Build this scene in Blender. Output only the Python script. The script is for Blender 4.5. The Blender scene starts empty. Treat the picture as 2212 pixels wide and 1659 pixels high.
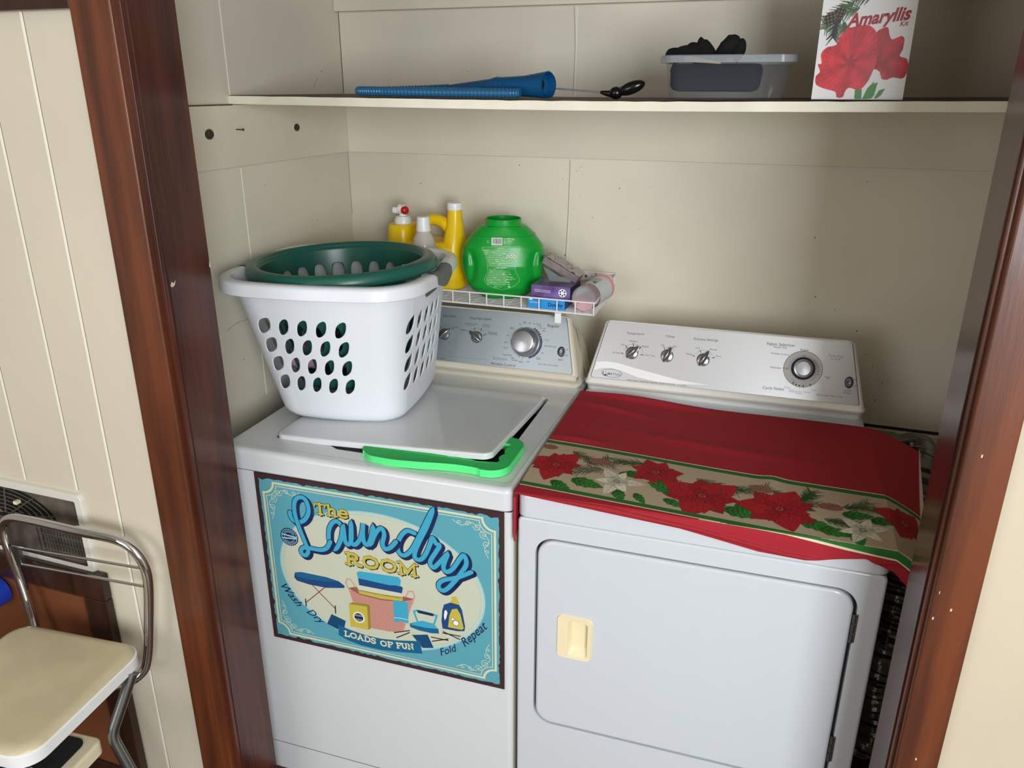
import bpy, bmesh, math, random
import numpy as np
from mathutils import Vector, Matrix, noise
from mathutils.geometry import tessellate_polygon
random.seed(7)
SC = bpy.context.scene
COL = SC.collection
PI = math.pi

# ---------------------------------------------------------------- camera
cam_d = bpy.data.cameras.new('camera')
cam = bpy.data.objects.new('camera', cam_d)
COL.objects.link(cam)
cam_d.sensor_width = 36.0
cam_d.lens = 1709.3 / 2212.0 * 36.0
cam_d.clip_start = 0.05
PITCH, YAW, ROLL = math.radians(20.552), math.radians(19.308), math.radians(0.1225)
fw = Vector((-math.sin(YAW) * math.cos(PITCH), math.cos(YAW) * math.cos(PITCH), -math.sin(PITCH)))
rt = Vector((math.cos(YAW), math.sin(YAW), 0)); up = rt.cross(fw)
rt, up = math.cos(ROLL) * rt + math.sin(ROLL) * up, -math.sin(ROLL) * rt + math.cos(ROLL) * up
cam.matrix_world = Matrix(((rt.x, up.x, -fw.x, 1.1414), (rt.y, up.y, -fw.y, -1.3098), (rt.z, up.z, -fw.z, 1.6597), (0, 0, 0, 1)))
SC.camera = cam

# ---------------------------------------------------------------- light
SC.view_settings.view_transform = 'Standard'
SC.view_settings.look = 'None'
SC.view_settings.gamma = 1.0
SC.view_settings.use_curve_mapping = False
SC.view_settings.exposure = -0.06
wd = bpy.data.worlds.new('world'); SC.world = wd; wd.use_nodes = True
wd.node_tree.nodes['Background'].inputs[0].default_value = (0.75, 0.85, 1.0, 1)
wd.node_tree.nodes['Background'].inputs[1].default_value = 0.6

def area(name, loc, target, sx, sy, power, color):
    l = bpy.data.lights.new(name, 'AREA'); l.shape = 'RECTANGLE'; l.size = sx; l.size_y = sy
    l.energy = power; l.color = color
    o = bpy.data.objects.new(name, l); COL.objects.link(o); o.location = loc
    o.rotation_euler = (Vector(target) - Vector(loc)).to_track_quat('-Z', 'Y').to_euler()
    return o
# daylight through the windows of the room behind the camera
area('window_daylight', (2.35, -2.75, 1.60), (0.6, 0.3, 1.15), 1.1, 1.3, 96, (0.89, 0.945, 1.0))
area('patio_door_daylight', (-0.6, -3.1, 1.35), (0.7, 0.2, 0.9), 1.5, 1.5, 27, (0.96, 0.96, 1.0))

# ---------------------------------------------------------------- materials
M = {}
def lin(c):
    r = []
    for v in c:
        v /= 255.0
        r.append(v / 12.92 if v <= 0.04045 else ((v + 0.055) / 1.055) ** 2.4)
    return (r[0], r[1], r[2], 1)

def mat(name, rgb, rough=0.5, metal=0.0, spec=0.5, coat=0.0, trans=0.0, ior=1.45, alpha=1.0, bump=0.0, bscale=60, mottle=0.0, mscale=4, rgb2=None, sheen=0.0, sss=0.0, stretch=None):
    m = bpy.data.materials.new(name); m.use_nodes = True; M[name] = m
    nt = m.node_tree; N = nt.nodes; L = nt.links; b = N['Principled BSDF']
    b.inputs['Base Color'].default_value = lin(rgb); b.inputs['Roughness'].default_value = rough
    b.inputs['Metallic'].default_value = metal; b.inputs['Specular IOR Level'].default_value = spec
    b.inputs['Coat Weight'].default_value = coat; b.inputs['Coat Roughness'].default_value = 0.12
    b.inputs['Transmission Weight'].default_value = trans; b.inputs['IOR'].default_value = ior
    b.inputs['Alpha'].default_value = alpha; b.inputs['Sheen Weight'].default_value = sheen
    b.inputs['Subsurface Weight'].default_value = sss
    if sss: b.inputs['Subsurface Scale'].default_value = 0.004
    tc = None
    if bump or mottle:
        tc = N.new('ShaderNodeTexCoord'); mp = N.new('ShaderNodeMapping'); L.new(tc.outputs['Object'], mp.inputs[0])
        if stretch: mp.inputs['Scale'].default_value = stretch
    if mottle:
        n = N.new('ShaderNodeTexNoise'); n.inputs['Scale'].default_value = mscale; n.inputs['Detail'].default_value = 6
        L.new(mp.outputs[0], n.inputs['Vector'])
        r = N.new('ShaderNodeMapRange'); r.inputs[1].default_value = 0.35; r.inputs[2].default_value = 0.65; L.new(n.outputs[0], r.inputs[0])
        x = N.new('ShaderNodeMix'); x.data_type = 'RGBA'
        x.inputs[6].default_value = lin(rgb)
        c2 = rgb2 if rgb2 else tuple(v * (1 - mottle) for v in rgb)
        x.inputs[7].default_value = lin(c2); L.new(r.outputs[0], x.inputs[0]); L.new(x.outputs[2], b.inputs['Base Color'])
    if bump:
        n = N.new('ShaderNodeTexNoise'); n.inputs['Scale'].default_value = bscale; n.inputs['Detail'].default_value = 4
        L.new(mp.outputs[0], n.inputs['Vector'])
        bp = N.new('ShaderNodeBump'); bp.inputs['Strength'].default_value = bump; bp.inputs['Distance'].default_value = 0.002
        L.new(n.outputs[0], bp.inputs['Height']); L.new(bp.outputs[0], b.inputs['Normal'])
    return m

mat('wall_paint', (213, 203, 182), 0.42, bump=0.25, bscale=14, mottle=0.035, mscale=2.2)
mat('wall_paint_tan', (200, 187, 163), 0.45, bump=0.2, bscale=14, mottle=0.04, mscale=2.2)
mat('closet_paint', (222, 214, 195), 0.38, bump=0.3, bscale=10, mottle=0.06, mscale=2.0)
mat('ledger_paint', (220, 212, 192), 0.4, bump=0.2, bscale=12, mottle=0.05, mscale=3)
mat('seam', (120, 105, 82), 0.8)
mat('seam_light', (240, 234, 218), 0.5)
mat('crack', (52, 40, 28), 0.9)
mat('shelf_wood', (104, 74, 44), 0.6, bump=0.3, bscale=30, mottle=0.35, mscale=14, stretch=(0.25, 3, 3))
mat('shelf_paint', (236, 231, 208), 0.35, mottle=0.05, mscale=12)
def wood(name, c1, c2, rough=0.28):
    m = mat(name, c1, rough, coat=0.12, bump=0.15, bscale=40, mottle=0.3, mscale=5, rgb2=c2, stretch=(7, 7, 0.5)); return m
wood('casing_wood', (108, 55, 27), (74, 36, 19), 0.40)
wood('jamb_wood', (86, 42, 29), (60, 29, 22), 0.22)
wood('dark_wood', (58, 32, 22), (36, 20, 14))
mat('panel_brown', (118, 66, 36), 0.5, bump=0.2, mottle=0.12, mscale=6)
mat('floor_wood', (96, 66, 42), 0.5, bump=0.3, mottle=0.3, mscale=3, stretch=(1, 8, 1))
mat('ceiling', (225, 222, 212), 0.8)
mat('room_wall', (205, 200, 188), 0.8)
mat('enamel', (215, 217, 218), 0.16, spec=0.5, coat=0.3)
mat('enamel_d', (205, 209, 213), 0.16, spec=0.5, coat=0.3)
mat('almond', (226, 217, 196), 0.3)
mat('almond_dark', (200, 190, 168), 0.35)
mat('dryer_trim', (240, 238, 230), 0.3)
mat('gap', (60, 62, 64), 0.7)
mat('black', (12, 12, 12), 0.5)
mat('pit', (10, 11, 10), 0.9)
mat('grey_plastic', (120, 122, 124), 0.5)
mat('panel_silver', (200, 200, 202), 0.30, metal=0.75)
mat('panel_silver_w', (172, 180, 184), 0.36, metal=0.7)
mat('chrome', (205, 205, 207), 0.05, metal=1.0)
mat('knob_silver', (150, 149, 150), 0.24, metal=0.9)
mat('dial_silver', (176, 176, 178), 0.3, metal=0.9)
mat('steel', (140, 142, 142), 0.3, metal=1.0)
mat('ink', (38, 40, 46), 0.6)
mat('inkl', (118, 122, 128), 0.6)
mat('handle_cream', (238, 222, 184), 0.35)
mat('basket_white', (228, 231, 236), 0.3, spec=0.4)
mat('basket_green', (32, 92, 78), 0.3, spec=0.5)
mat('grip_grey', (112, 112, 114), 0.55)
mat('pad_green', (40, 190, 92), 0.7, bump=0.8, bscale=700)
mat('pad_green_light', (86, 232, 132), 0.6)
mat('cloth_black', (6, 6, 8), 0.9, bump=0.4, bscale=200)
mat('cloth_navy', (42, 48, 84), 0.9, bump=0.4, bscale=200)
mat('cloth_pink', (214, 160, 182), 0.85, bump=0.4, bscale=200)
mat('yellow_plastic', (242, 200, 12), 0.28)
mat('white_plastic', (236, 236, 236), 0.3)
mat('red_plastic', (188, 20, 22), 0.3)
mat('clear_bottle', (216, 208, 200), 0.12, alpha=0.8)
mat('lab_blue', (30, 120, 200), 0.4)
mat('lab_pink', (214, 30, 110), 0.4)
mat('lab_lilac', (110, 90, 170), 0.4)
mat('tub_green', (14, 158, 52), 0.3, spec=0.5)
mat('tub_print', (196, 240, 190), 0.5)
mat('dial_ring', (212, 209, 204), 0.4)
mat('white', (240, 240, 236), 0.4)
mat('wire_white', (236, 232, 232), 0.3)
mat('purple_box', (72, 34, 104), 0.3, mottle=0.5, mscale=22, rgb2=(128, 104, 166), stretch=(1, 1, 1.3))
mat('dark_navy_box', (30, 28, 60), 0.5)
mat('blue_box', (28, 148, 216), 0.35)
mat('blue_box_dark', (24, 80, 140), 0.4)
mat('downy_ink', (16, 40, 120), 0.4)
mat('bag_grey', (176, 166, 166), 0.22, metal=0.35, bump=0.9, bscale=60)
mat('carton_grey', (112, 118, 116), 0.5)
mat('carton_mauve', (140, 124, 126), 0.4, mottle=0.2, mscale=30)
mat('jar_clear', (226, 226, 230), 0.08, alpha=0.30)
mat('jar_label', (205, 212, 214), 0.35)
mat('crystals', (244, 158, 168), 0.7, bump=1.0, bscale=500, mottle=0.2, mscale=300)
mat('pink_lid', (220, 140, 134), 0.4)
mat('hose_blue', (14, 78, 124), 0.35)
mat('hose_clear', (44, 104, 146), 0.22, trans=0.15)
mat('black_plastic', (22, 21, 21), 0.16)
mat('clear_bin', (120, 126, 136), 0.12, alpha=0.10)
mat('clear_rim', (170, 174, 178), 0.15, alpha=0.45)
mat('paper_wood', (205, 186, 142), 0.7)
mat('box_white', (236, 233, 230), 0.3, coat=0.3)
mat('vinyl', (208, 194, 160), 0.35, coat=0.15, bump=0.15, bscale=20, mottle=0.07, mscale=10)
mat('vinyl_edge', (232, 232, 230), 0.4)
mat('step_cream', (226, 212, 180), 0.4)
mat('rubber', (20, 21, 22), 0.85, bump=0.5, bscale=300)
mat('blue_plastic', (28, 60, 170), 0.3)
mat('vent_metal', (112, 102, 92), 0.5, metal=0.3, mottle=0.3, mscale=20)
mat('vent_white', (214, 210, 198), 0.45)
mat('foil', (120, 118, 114), 0.14, metal=1.0, bump=0.6, bscale=60)
mat('nail_metal', (90, 78, 60), 0.4, metal=0.8)
mat('hole_dark', (84, 60, 48), 0.8, mottle=0.4, mscale=200)
for k, v in dict(frame=(66, 44, 46), teal=(92, 162, 176), cream=(214, 213, 176), cream2=(208, 208, 184), oval=(200, 203, 180), navy=(30, 42, 84), navyb=(30, 72, 124),
                 nav=(28, 34, 54), blue=(26, 98, 138), blue2=(22, 74, 112), sky=(64, 166, 196), yel=(196, 180, 72), yeld=(150, 132, 52), rust=(130, 62, 52),
                 brown=(50, 38, 44), pink=(206, 150, 136), pinkd=(150, 92, 84), ring=(150, 200, 206), navy2=(44, 58, 104), kitred=(168, 30, 44), stem=(60, 130, 50)).items():
    mat(k, v, 0.32)

# ---------------------------------------------------------------- mesh helpers
class MB:
    def __init__(s): s.v = []; s.f = []; s.m = []; s.mats = []
    def mi(s, name):
        if name not in s.mats: s.mats.append(name)
        return s.mats.index(name)
    def add(s, vs, fs, m):
        o = len(s.v); s.v += [tuple(v) for v in vs]; k = s.mi(m)
        for f in fs: s.f.append(tuple(i + o for i in f)); s.m.append(k)
    def box(s, x0, x1, y0, y1, z0, z1, m, bev=0.0, seg=2, X=None):
        bm = bmesh.new(); bmesh.ops.create_cube(bm, size=1)
        for v in bm.verts: v.co = Vector((x0 + (v.co.x + .5) * (x1 - x0), y0 + (v.co.y + .5) * (y1 - y0), z0 + (v.co.z + .5) * (z1 - z0)))
        if bev: bmesh.ops.bevel(bm, geom=bm.edges[:], offset=bev, segments=seg, profile=0.5, affect='EDGES')
        if X: bm.transform(X)
        s.bm(bm, m)
    def bm(s, bm, m):
        bm.verts.index_update(); s.add([v.co[:] for v in bm.verts], [[v.index for v in f.verts] for f in bm.faces], m); bm.free()
    def rings(s, R, m, closed=True, cap0=False, cap1=False, loop=False):
        n = len(R[0]); vs = [p for r in R for p in r]; fs = []
        K = len(R)
        for i in range(K if loop else K - 1):
            a = i * n; b = ((i + 1) % K) * n
            for j in range(n if closed else n - 1):
                k = (j + 1) % n; fs.append((a + j, a + k, b + k, b + j))
        if cap0: fs.append(tuple(range(n - 1, -1, -1)))
        if cap1: fs.append(tuple(range((K - 1) * n, K * n)))
        s.add(vs, fs, m)
    def tube(s, path, r, m, seg=10, closed=False, caps=True, ry=None):
        P = [Vector(p) for p in path]; n = len(P); R = []
        up = None
        for i in range(n):
            if closed: t = P[(i + 1) % n] - P[i - 1]
            else: t = P[min(i + 1, n - 1)] - P[max(i - 1, 0)]
            t.normalize()
            if up is None:
                up = Vector((0, 0, 1)) if abs(t.z) < 0.9 else Vector((0, 1, 0))
            a = t.cross(up)
            if a.length < 1e-6: a = t.orthogonal()
            a.normalize(); b = a.cross(t); b.normalize(); up = b
            rr = r[i] if isinstance(r, (list, tuple)) else r
            r2 = rr if ry is None else ry
            R.append([P[i] + a * math.cos(2 * PI * k / seg) * rr + b * math.sin(2 * PI * k / seg) * r2 for k in range(seg)])
        s.rings(R, m, cap0=caps and not closed, cap1=caps and not closed, loop=closed)
    def lathe(s, prof, m, seg=32, c=(0, 0, 0), X=None, sx=1, sy=1):
        R = []
        for r, z in prof:
            ring = [Vector((c[0] + r * sx * math.cos(2 * PI * k / seg), c[1] + r * sy * math.sin(2 * PI * k / seg), c[2] + z)) for k in range(seg)]
            if X: ring = [X @ p for p in ring]
            R.append(ring)
        s.rings(R, m, cap0=prof[0][0] > 1e-5, cap1=prof[-1][0] > 1e-5)
    def grid(s, f, nu, nv, m):
        vs = [f(i / nu, j / nv) for j in range(nv + 1) for i in range(nu + 1)]
        fs = [(j * (nu + 1) + i, j * (nu + 1) + i + 1, (j + 1) * (nu + 1) + i + 1, (j + 1) * (nu + 1) + i) for j in range(nv) for i in range(nu)]
        s.add(vs, fs, m)
    def tri(s, loops, f3, m):
        flat = [p for l in loops for p in l]
        ts = tessellate_polygon([[Vector((p[0], p[1], 0)) for p in l] for l in loops])
        s.add([f3(p) for p in flat], ts, m)
    def build(s, name, parent=None, smooth=40, recalc=True, wn=True):
        me = bpy.data.meshes.new(name); me.from_pydata(s.v, [], s.f); me.validate()
        if len(me.polygons) == len(s.m): me.polygons.foreach_set('material_index', s.m)
        for k in s.mats: me.materials.append(M[k])
        if recalc:
            bm = bmesh.new(); bm.from_mesh(me); bmesh.ops.recalc_face_normals(bm, faces=bm.faces); bm.to_mesh(me); bm.free()
        if smooth:
            me.shade_smooth(); me.set_sharp_from_angle(angle=math.radians(smooth))
        o = bpy.data.objects.new(name, me); COL.objects.link(o)
        if parent: o.parent = parent
        if wn and smooth:
            w = o.modifiers.new('normals', 'WEIGHTED_NORMAL'); w.keep_sharp = True; w.weight = 80
        return o

def empty(name, loc=(0, 0, 0), rz=0.0, rx=0.0):
    o = bpy.data.objects.new(name, None); COL.objects.link(o); o.location = loc; o.rotation_euler = (rx, 0, rz); o.empty_display_size = 0.05
    return o
def tag(o, label, cat, group=None):
    o['label'] = label; o['category'] = cat
    if group: o['group'] = group
    return o
def struct(o, label=None):
    o['kind'] = 'structure'
    if label: o['label'] = label
    return o
def smooth_path(pts, n=8, closed=False):
    P = [Vector(p) for p in pts]; out = []; N = len(P)
    rng = range(N) if closed else range(N - 1)
    for i in rng:
        p0 = P[i - 1] if (i > 0 or closed) else P[0]; p1 = P[i]; p2 = P[(i + 1) % N]
        p3 = P[(i + 2) % N] if (i + 2 < N or closed) else P[-1]
        for k in range(n):
            t = k / n
            out.append(0.5 * ((2 * p1) + (p2 - p0) * t + (2 * p0 - 5 * p1 + 4 * p2 - p3) * t * t + (3 * p1 - p0 - 3 * p2 + p3) * t ** 3))
    if not closed: out.append(P[-1])
    return out
def fillet(pts, r, n=6):
    P = [Vector(p) for p in pts]; out = [P[0]]
    for i in range(1, len(P) - 1):
        a = (P[i - 1] - P[i]); b = (P[i + 1] - P[i]); ra = min(r, a.length * .49, b.length * .49)
        a.normalize(); b.normalize(); p = P[i] + a * ra; q = P[i] + b * ra
        for k in range(n + 1):
            t = k / n; out.append((1 - t) ** 2 * p + 2 * t * (1 - t) * P[i] + t * t * q)
    out.append(P[-1]); return out
def rrect(x0, y0, x1, y1, r, n=6, inset=0.0):
    x0 += inset; y0 += inset; x1 -= inset; y1 -= inset; r = max(r - inset, 0.0005); o = []
    for cx, cy, a in ((x1 - r, y1 - r, 0), (x0 + r, y1 - r, 90), (x0 + r, y0 + r, 180), (x1 - r, y0 + r, 270)):
        for k in range(n + 1):
            t = math.radians(a + 90 * k / n); o.append((cx + r * math.cos(t), cy + r * math.sin(t)))
    return o
def slab(mb, x0, y0, x1, y1, r, z0, z1, rb, m, F=None, holes=(), hole_depth=0.0, hm=None, bottom=True, n=6):
    """rounded-rectangle slab: outline in (a,b), thickness along c; F maps (a,b,c) to a point"""
    F = F or (lambda a, b, c: (a, b, c))
    R = [[F(a, b, z0) for a, b in rrect(x0, y0, x1, y1, r, n)]]
    for k in range(6):
        t = k / 5 * PI / 2
        R.append([F(a, b, z1 - rb + rb * math.sin(t)) for a, b in rrect(x0, y0, x1, y1, r, n, rb * (1 - math.cos(t)))])
    mb.rings(R, m, cap0=bottom)
    mb.tri([rrect(x0, y0, x1, y1, r, n, rb)] + [h for h in holes], lambda p: F(p[0], p[1], z1), m)
    for h in holes:
        mb.rings([[F(a, b, z1) for a, b in h], [F(a, b, z1 - hole_depth) for a, b in h]], m)
        mb.tri([h], lambda p: F(p[0], p[1], z1 - hole_depth), hm or m)

# ---------------------------------------------------------------- flat printing
_txt = {}
def text_mesh(s, weight=0.0, shear=0.0):
    key = (s, weight, shear)
    if key in _txt: return _txt[key]
    cu = bpy.data.curves.new('t', 'FONT'); cu.body = s; cu.size = 1.0; cu.resolution_u = 3; cu.offset = weight * 0.06; cu.shear = shear
    o = bpy.data.objects.new('t', cu); COL.objects.link(o)
    dg = bpy.context.evaluated_depsgraph_get(); dg.update()
    me = bpy.data.meshes.new_from_object(o.evaluated_get(dg))
    V = [(v.co.x, v.co.y) for v in me.vertices]; Fc = [tuple(p.vertices) for p in me.polygons]
    bpy.data.objects.remove(o); bpy.data.curves.remove(cu); bpy.data.meshes.remove(me)
    _txt[key] = (V, Fc); return _txt[key]
GL = {'T': (.82, [((.41, 0), (.41, 1))], [((.22, .05), (.60, .05)), ((.02, .93), (.80, .93)), ((.05, .93), (.05, .74)), ((.77, .93), (.77, .74))]),
 'h': (.80, [((.2, 0), (.2, 1)), ((.2, .5), (.34, .66), (.5, .66), (.6, .52), (.6, 0))], [((.04, .05), (.36, .05)), ((.46, .05), (.78, .05)), ((.05, .96), (.2, .96))]),
 'e': (.72, [((.12, .38), (.6, .38), (.58, .56), (.4, .68), (.2, .6), (.11, .35), (.2, .1), (.42, .04), (.62, .14))], []),
 'R': (.95, [((.22, 0), (.22, 1)), ((.22, .92), (.55, .92), (.7, .78), (.68, .6), (.5, .5), (.22, .5)), ((.48, .5), (.72, .08), (.92, .06))], [((.02, .05), (.42, .05)), ((.04, .95), (.22, .95))]),
 'O': (1.0, [((.5, .93), (.22, .8), (.12, .5), (.22, .2), (.5, .07), (.78, .2), (.88, .5), (.78, .8), (.5, .93))], []),
 'M': (1.12, [((.2, 0), (.2, .93), (.56, .25), (.92, .93), (.92, 0))], [((.02, .05), (.38, .05)), ((.74, .05), (1.1, .05)), ((.02, .95), (.2, .95)), ((.92, .95), (1.1, .95))]),
 'L': (.82, [((.24, 0), (.24, 1)), ((.24, .07), (.74, .07), (.74, .28))], [((.04, .95), (.44, .95)), ((.04, .05), (.24, .05))]),
 'A': (.95, [((.14, 0), (.46, .96), (.8, 0)), ((.26, .33), (.68, .33))], [((.0, .05), (.3, .05)), ((.64, .05), (.94, .05))]),
 'D': (.92, [((.22, .07), (.22, .93), (.5, .93), (.78, .75), (.8, .5), (.78, .25), (.5, .07), (.22, .07))], [((.04, .05), (.3, .05)), ((.04, .95), (.3, .95))]),
 'S': (.75, [((.64, .8), (.5, .94), (.25, .93), (.12, .75), (.25, .56), (.52, .45), (.64, .27), (.5, .08), (.25, .06), (.1, .22))], []),
 'F': (.80, [((.22, 0), (.22, 1)), ((.22, .93), (.74, .93), (.74, .74)), ((.22, .5), (.55, .5))], [((.04, .05), (.42, .05)), ((.04, .95), (.22, .95))]),
 'U': (.95, [((.2, .95), (.2, .3), (.34, .08), (.6, .08), (.76, .3), (.76, .95))], [((.04, .95), (.38, .95)), ((.6, .95), (.93, .95))]),
 'N': (1.0, [((.2, 0), (.2, .95), (.78, .05), (.78, 1))], [((.02, .05), (.38, .05)), ((.04, .95), (.2, .95)), ((.62, .95), (.95, .95))])}
class Print:
    """collects flat printed shapes in millimetres and lays them on a surface; F(u,v,h) in metres"""
    def __init__(s, mb, F, lift=0.00012): s.mb = mb; s.F = F; s.l = lift
    def P(s, p, layer): return s.F(p[0] * .001, p[1] * .001, s.l * layer)
    def poly(s, m, layer, *loops): s.mb.tri(loops, lambda p: s.P(p, layer), m)
    def stroke(s, m, layer, w, pts, sm=False):
        pts = [Vector((p[0], p[1])) for p in pts]
        if sm and len(pts) > 2: pts = [Vector((p.x, p.y)) for p in smooth_path([(p.x, p.y, 0) for p in pts], 5)]
        q = [pts[0]]
        for p in pts[1:]:
            if (p - q[-1]).length > 1e-4: q.append(p)
        if len(q) < 2: return
        pts = q; N = len(pts); D = [(pts[i + 1] - pts[i]).normalized() for i in range(N - 1)]; rail = []; up_ = .03 if w > 1.2 else .002
        closed = (pts[0] - pts[-1]).length < 1e-3
        for i in range(N):
            a = D[i - 1] if (i > 0 or closed) else D[0]; b = D[i] if i < N - 1 else (D[0] if closed else D[-1]); t = a + b
            if t.length < 0.2: t = b
            t.normalize(); n = Vector((-t.y, t.x)); k = w / 2 / max(.55, n.dot(Vector((-b.y, b.x))))
            L = layer + up_ * i
            rail.append((s.P(pts[i] + n * k, L), s.P(pts[i] - n * k, L)))
        vs = [v for r in rail for v in r]; s.mb.add(vs, [(2 * i, 2 * i + 1, 2 * i + 3, 2 * i + 2) for i in range(N - 1)], m)
        if w > 1.2 and not closed:
            for p, d, L in ((pts[0], -D[0], layer), (pts[-1], D[-1], layer + up_ * (N - 1))):
                n = Vector((-d.y, d.x)); s.mb.add([s.P(p + d * (w / 2 * math.sin(t * PI / 8)) + n * (w / 2 * math.cos(t * PI / 8)), L) for t in range(9)], [tuple(range(9))], m)
    def circ(s, m, layer, r, c, n=24, r2=None):
        s.mb.add([s.P((c[0] + r * math.cos(2 * PI * t / n), c[1] + (r2 or r) * math.sin(2 * PI * t / n)), layer) for t in range(n)], [tuple(range(n))], m)
    def arc(s, m, layer, w, c, r, a0, a1, n=24, r2=None):
        s.stroke(m, layer, w, [(c[0] + r * math.cos(math.radians(a0 + (a1 - a0) * t / n)), c[1] + (r2 or r) * math.sin(math.radians(a0 + (a1 - a0) * t / n))) for t in range(n + 1)])
    def text(s, txt, m, layer, pl, pr, weight=0.0, shear=0.0, hs=1.0):
        V, Fc = text_mesh(txt, weight, shear)
        x0 = min(v[0] for v in V); x1 = max(v[0] for v in V)
        a = Vector(pl); b = Vector(pr); d = b - a; k = d.length / (x1 - x0); d.normalize(); n = Vector((-d.y, d.x))
        s.mb.add([s.P(a + d * (v[0] - x0) * k + n * v[1] * k * hs, layer) for v in V], Fc, m)
    def slabtext(s, txt, m, layer, out, pl, pr, h):
        a = Vector(pl); b = Vector(pr); W = sum(GL[c][0] for c in txt); d = b - a; k = d.length / W; d.normalize(); n = Vector((-d.y, d.x))
        for ps in ((1, 0) if out else (0,)):
            x = 0
            for c in txt:
                hh = h
                for kind, lst in ((0.24 if c.isupper() else .20, GL[c][1]), (0.14, GL[c][2])):
                    for si, st in enumerate(lst):
                        ex = .12 * si + (.4 if kind < .15 else 0)
                        q = [a + d * (x + p[0]) * k + n * p[1] * hh for p in st]
                        w = kind * h
                        if ps: 
                            s.stroke(out, layer - 2 + ex, w + 1.7, q); s.stroke(out, layer - 3 + ex, w + 1.7, [p + Vector((1.6, -1.8)) for p in q])
                        else: s.stroke(m, layer + ex, w, q, sm=(len(q) > 5 and c in 'OSDe'))
                x += GL[c][0]
    def art(s, ops, bold=0.0):
        for o in ops:
            k = o[0]
            if k == 'p': s.poly(o[1], o[2], o[3])
            elif k == 's': s.stroke(o[1], o[2], o[3], o[4], sm=len(o[4]) > 6)
            elif k == 'c': s.circ(o[1], o[2], o[3], o[4])
            elif k == 't': s.text(o[1], o[2], o[3], o[4], o[5], o[6] * 0.35 if len(o) > 6 else 0, shear=0.45 if (len(o) > 6 and o[6] == .28) else 0)
            elif k == 'g': s.slabtext(o[1], o[2], o[3], o[4], o[5], o[6], o[7])
            elif k == 'star':
                s.poly(o[1], o[2], [(o[4][0] + o[3] * (1 if t % 2 else .78) * math.cos(PI * t / 18), o[4][1] + o[3] * (1 if t % 2 else .78) * math.sin(PI * t / 18)) for t in range(36)])
            elif k == 'badge':
                c = o[3]
                s.poly(o[1], o[2], [(c[0] + 24 * (1 if t % 2 else .9) * math.cos(PI * t / 24), c[1] + 24 * (1 if t % 2 else .9) * math.sin(PI * t / 24)) for t in range(48)])
                s.circ('ring', o[2] + 1, 20, c); s.circ(o[1], o[2] + 2, 18.6, c); s.circ('ring', o[2] + 3, 13, c); s.circ(o[1], o[2] + 4, 12, c)
                for q in (3.2, -3.2): s.stroke('ring', o[2] + 5, 3.6, [(c[0] - 18, c[1] + q * 1.5), (c[0] + 18, c[1] + q * .5)])
                s.arc('ring', o[2] + 5, 1.2, c, 15.5, 35, 145, 10); s.arc('ring', o[2] + 5, 1.2, c, 15.5, 215, 325, 10)
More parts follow.
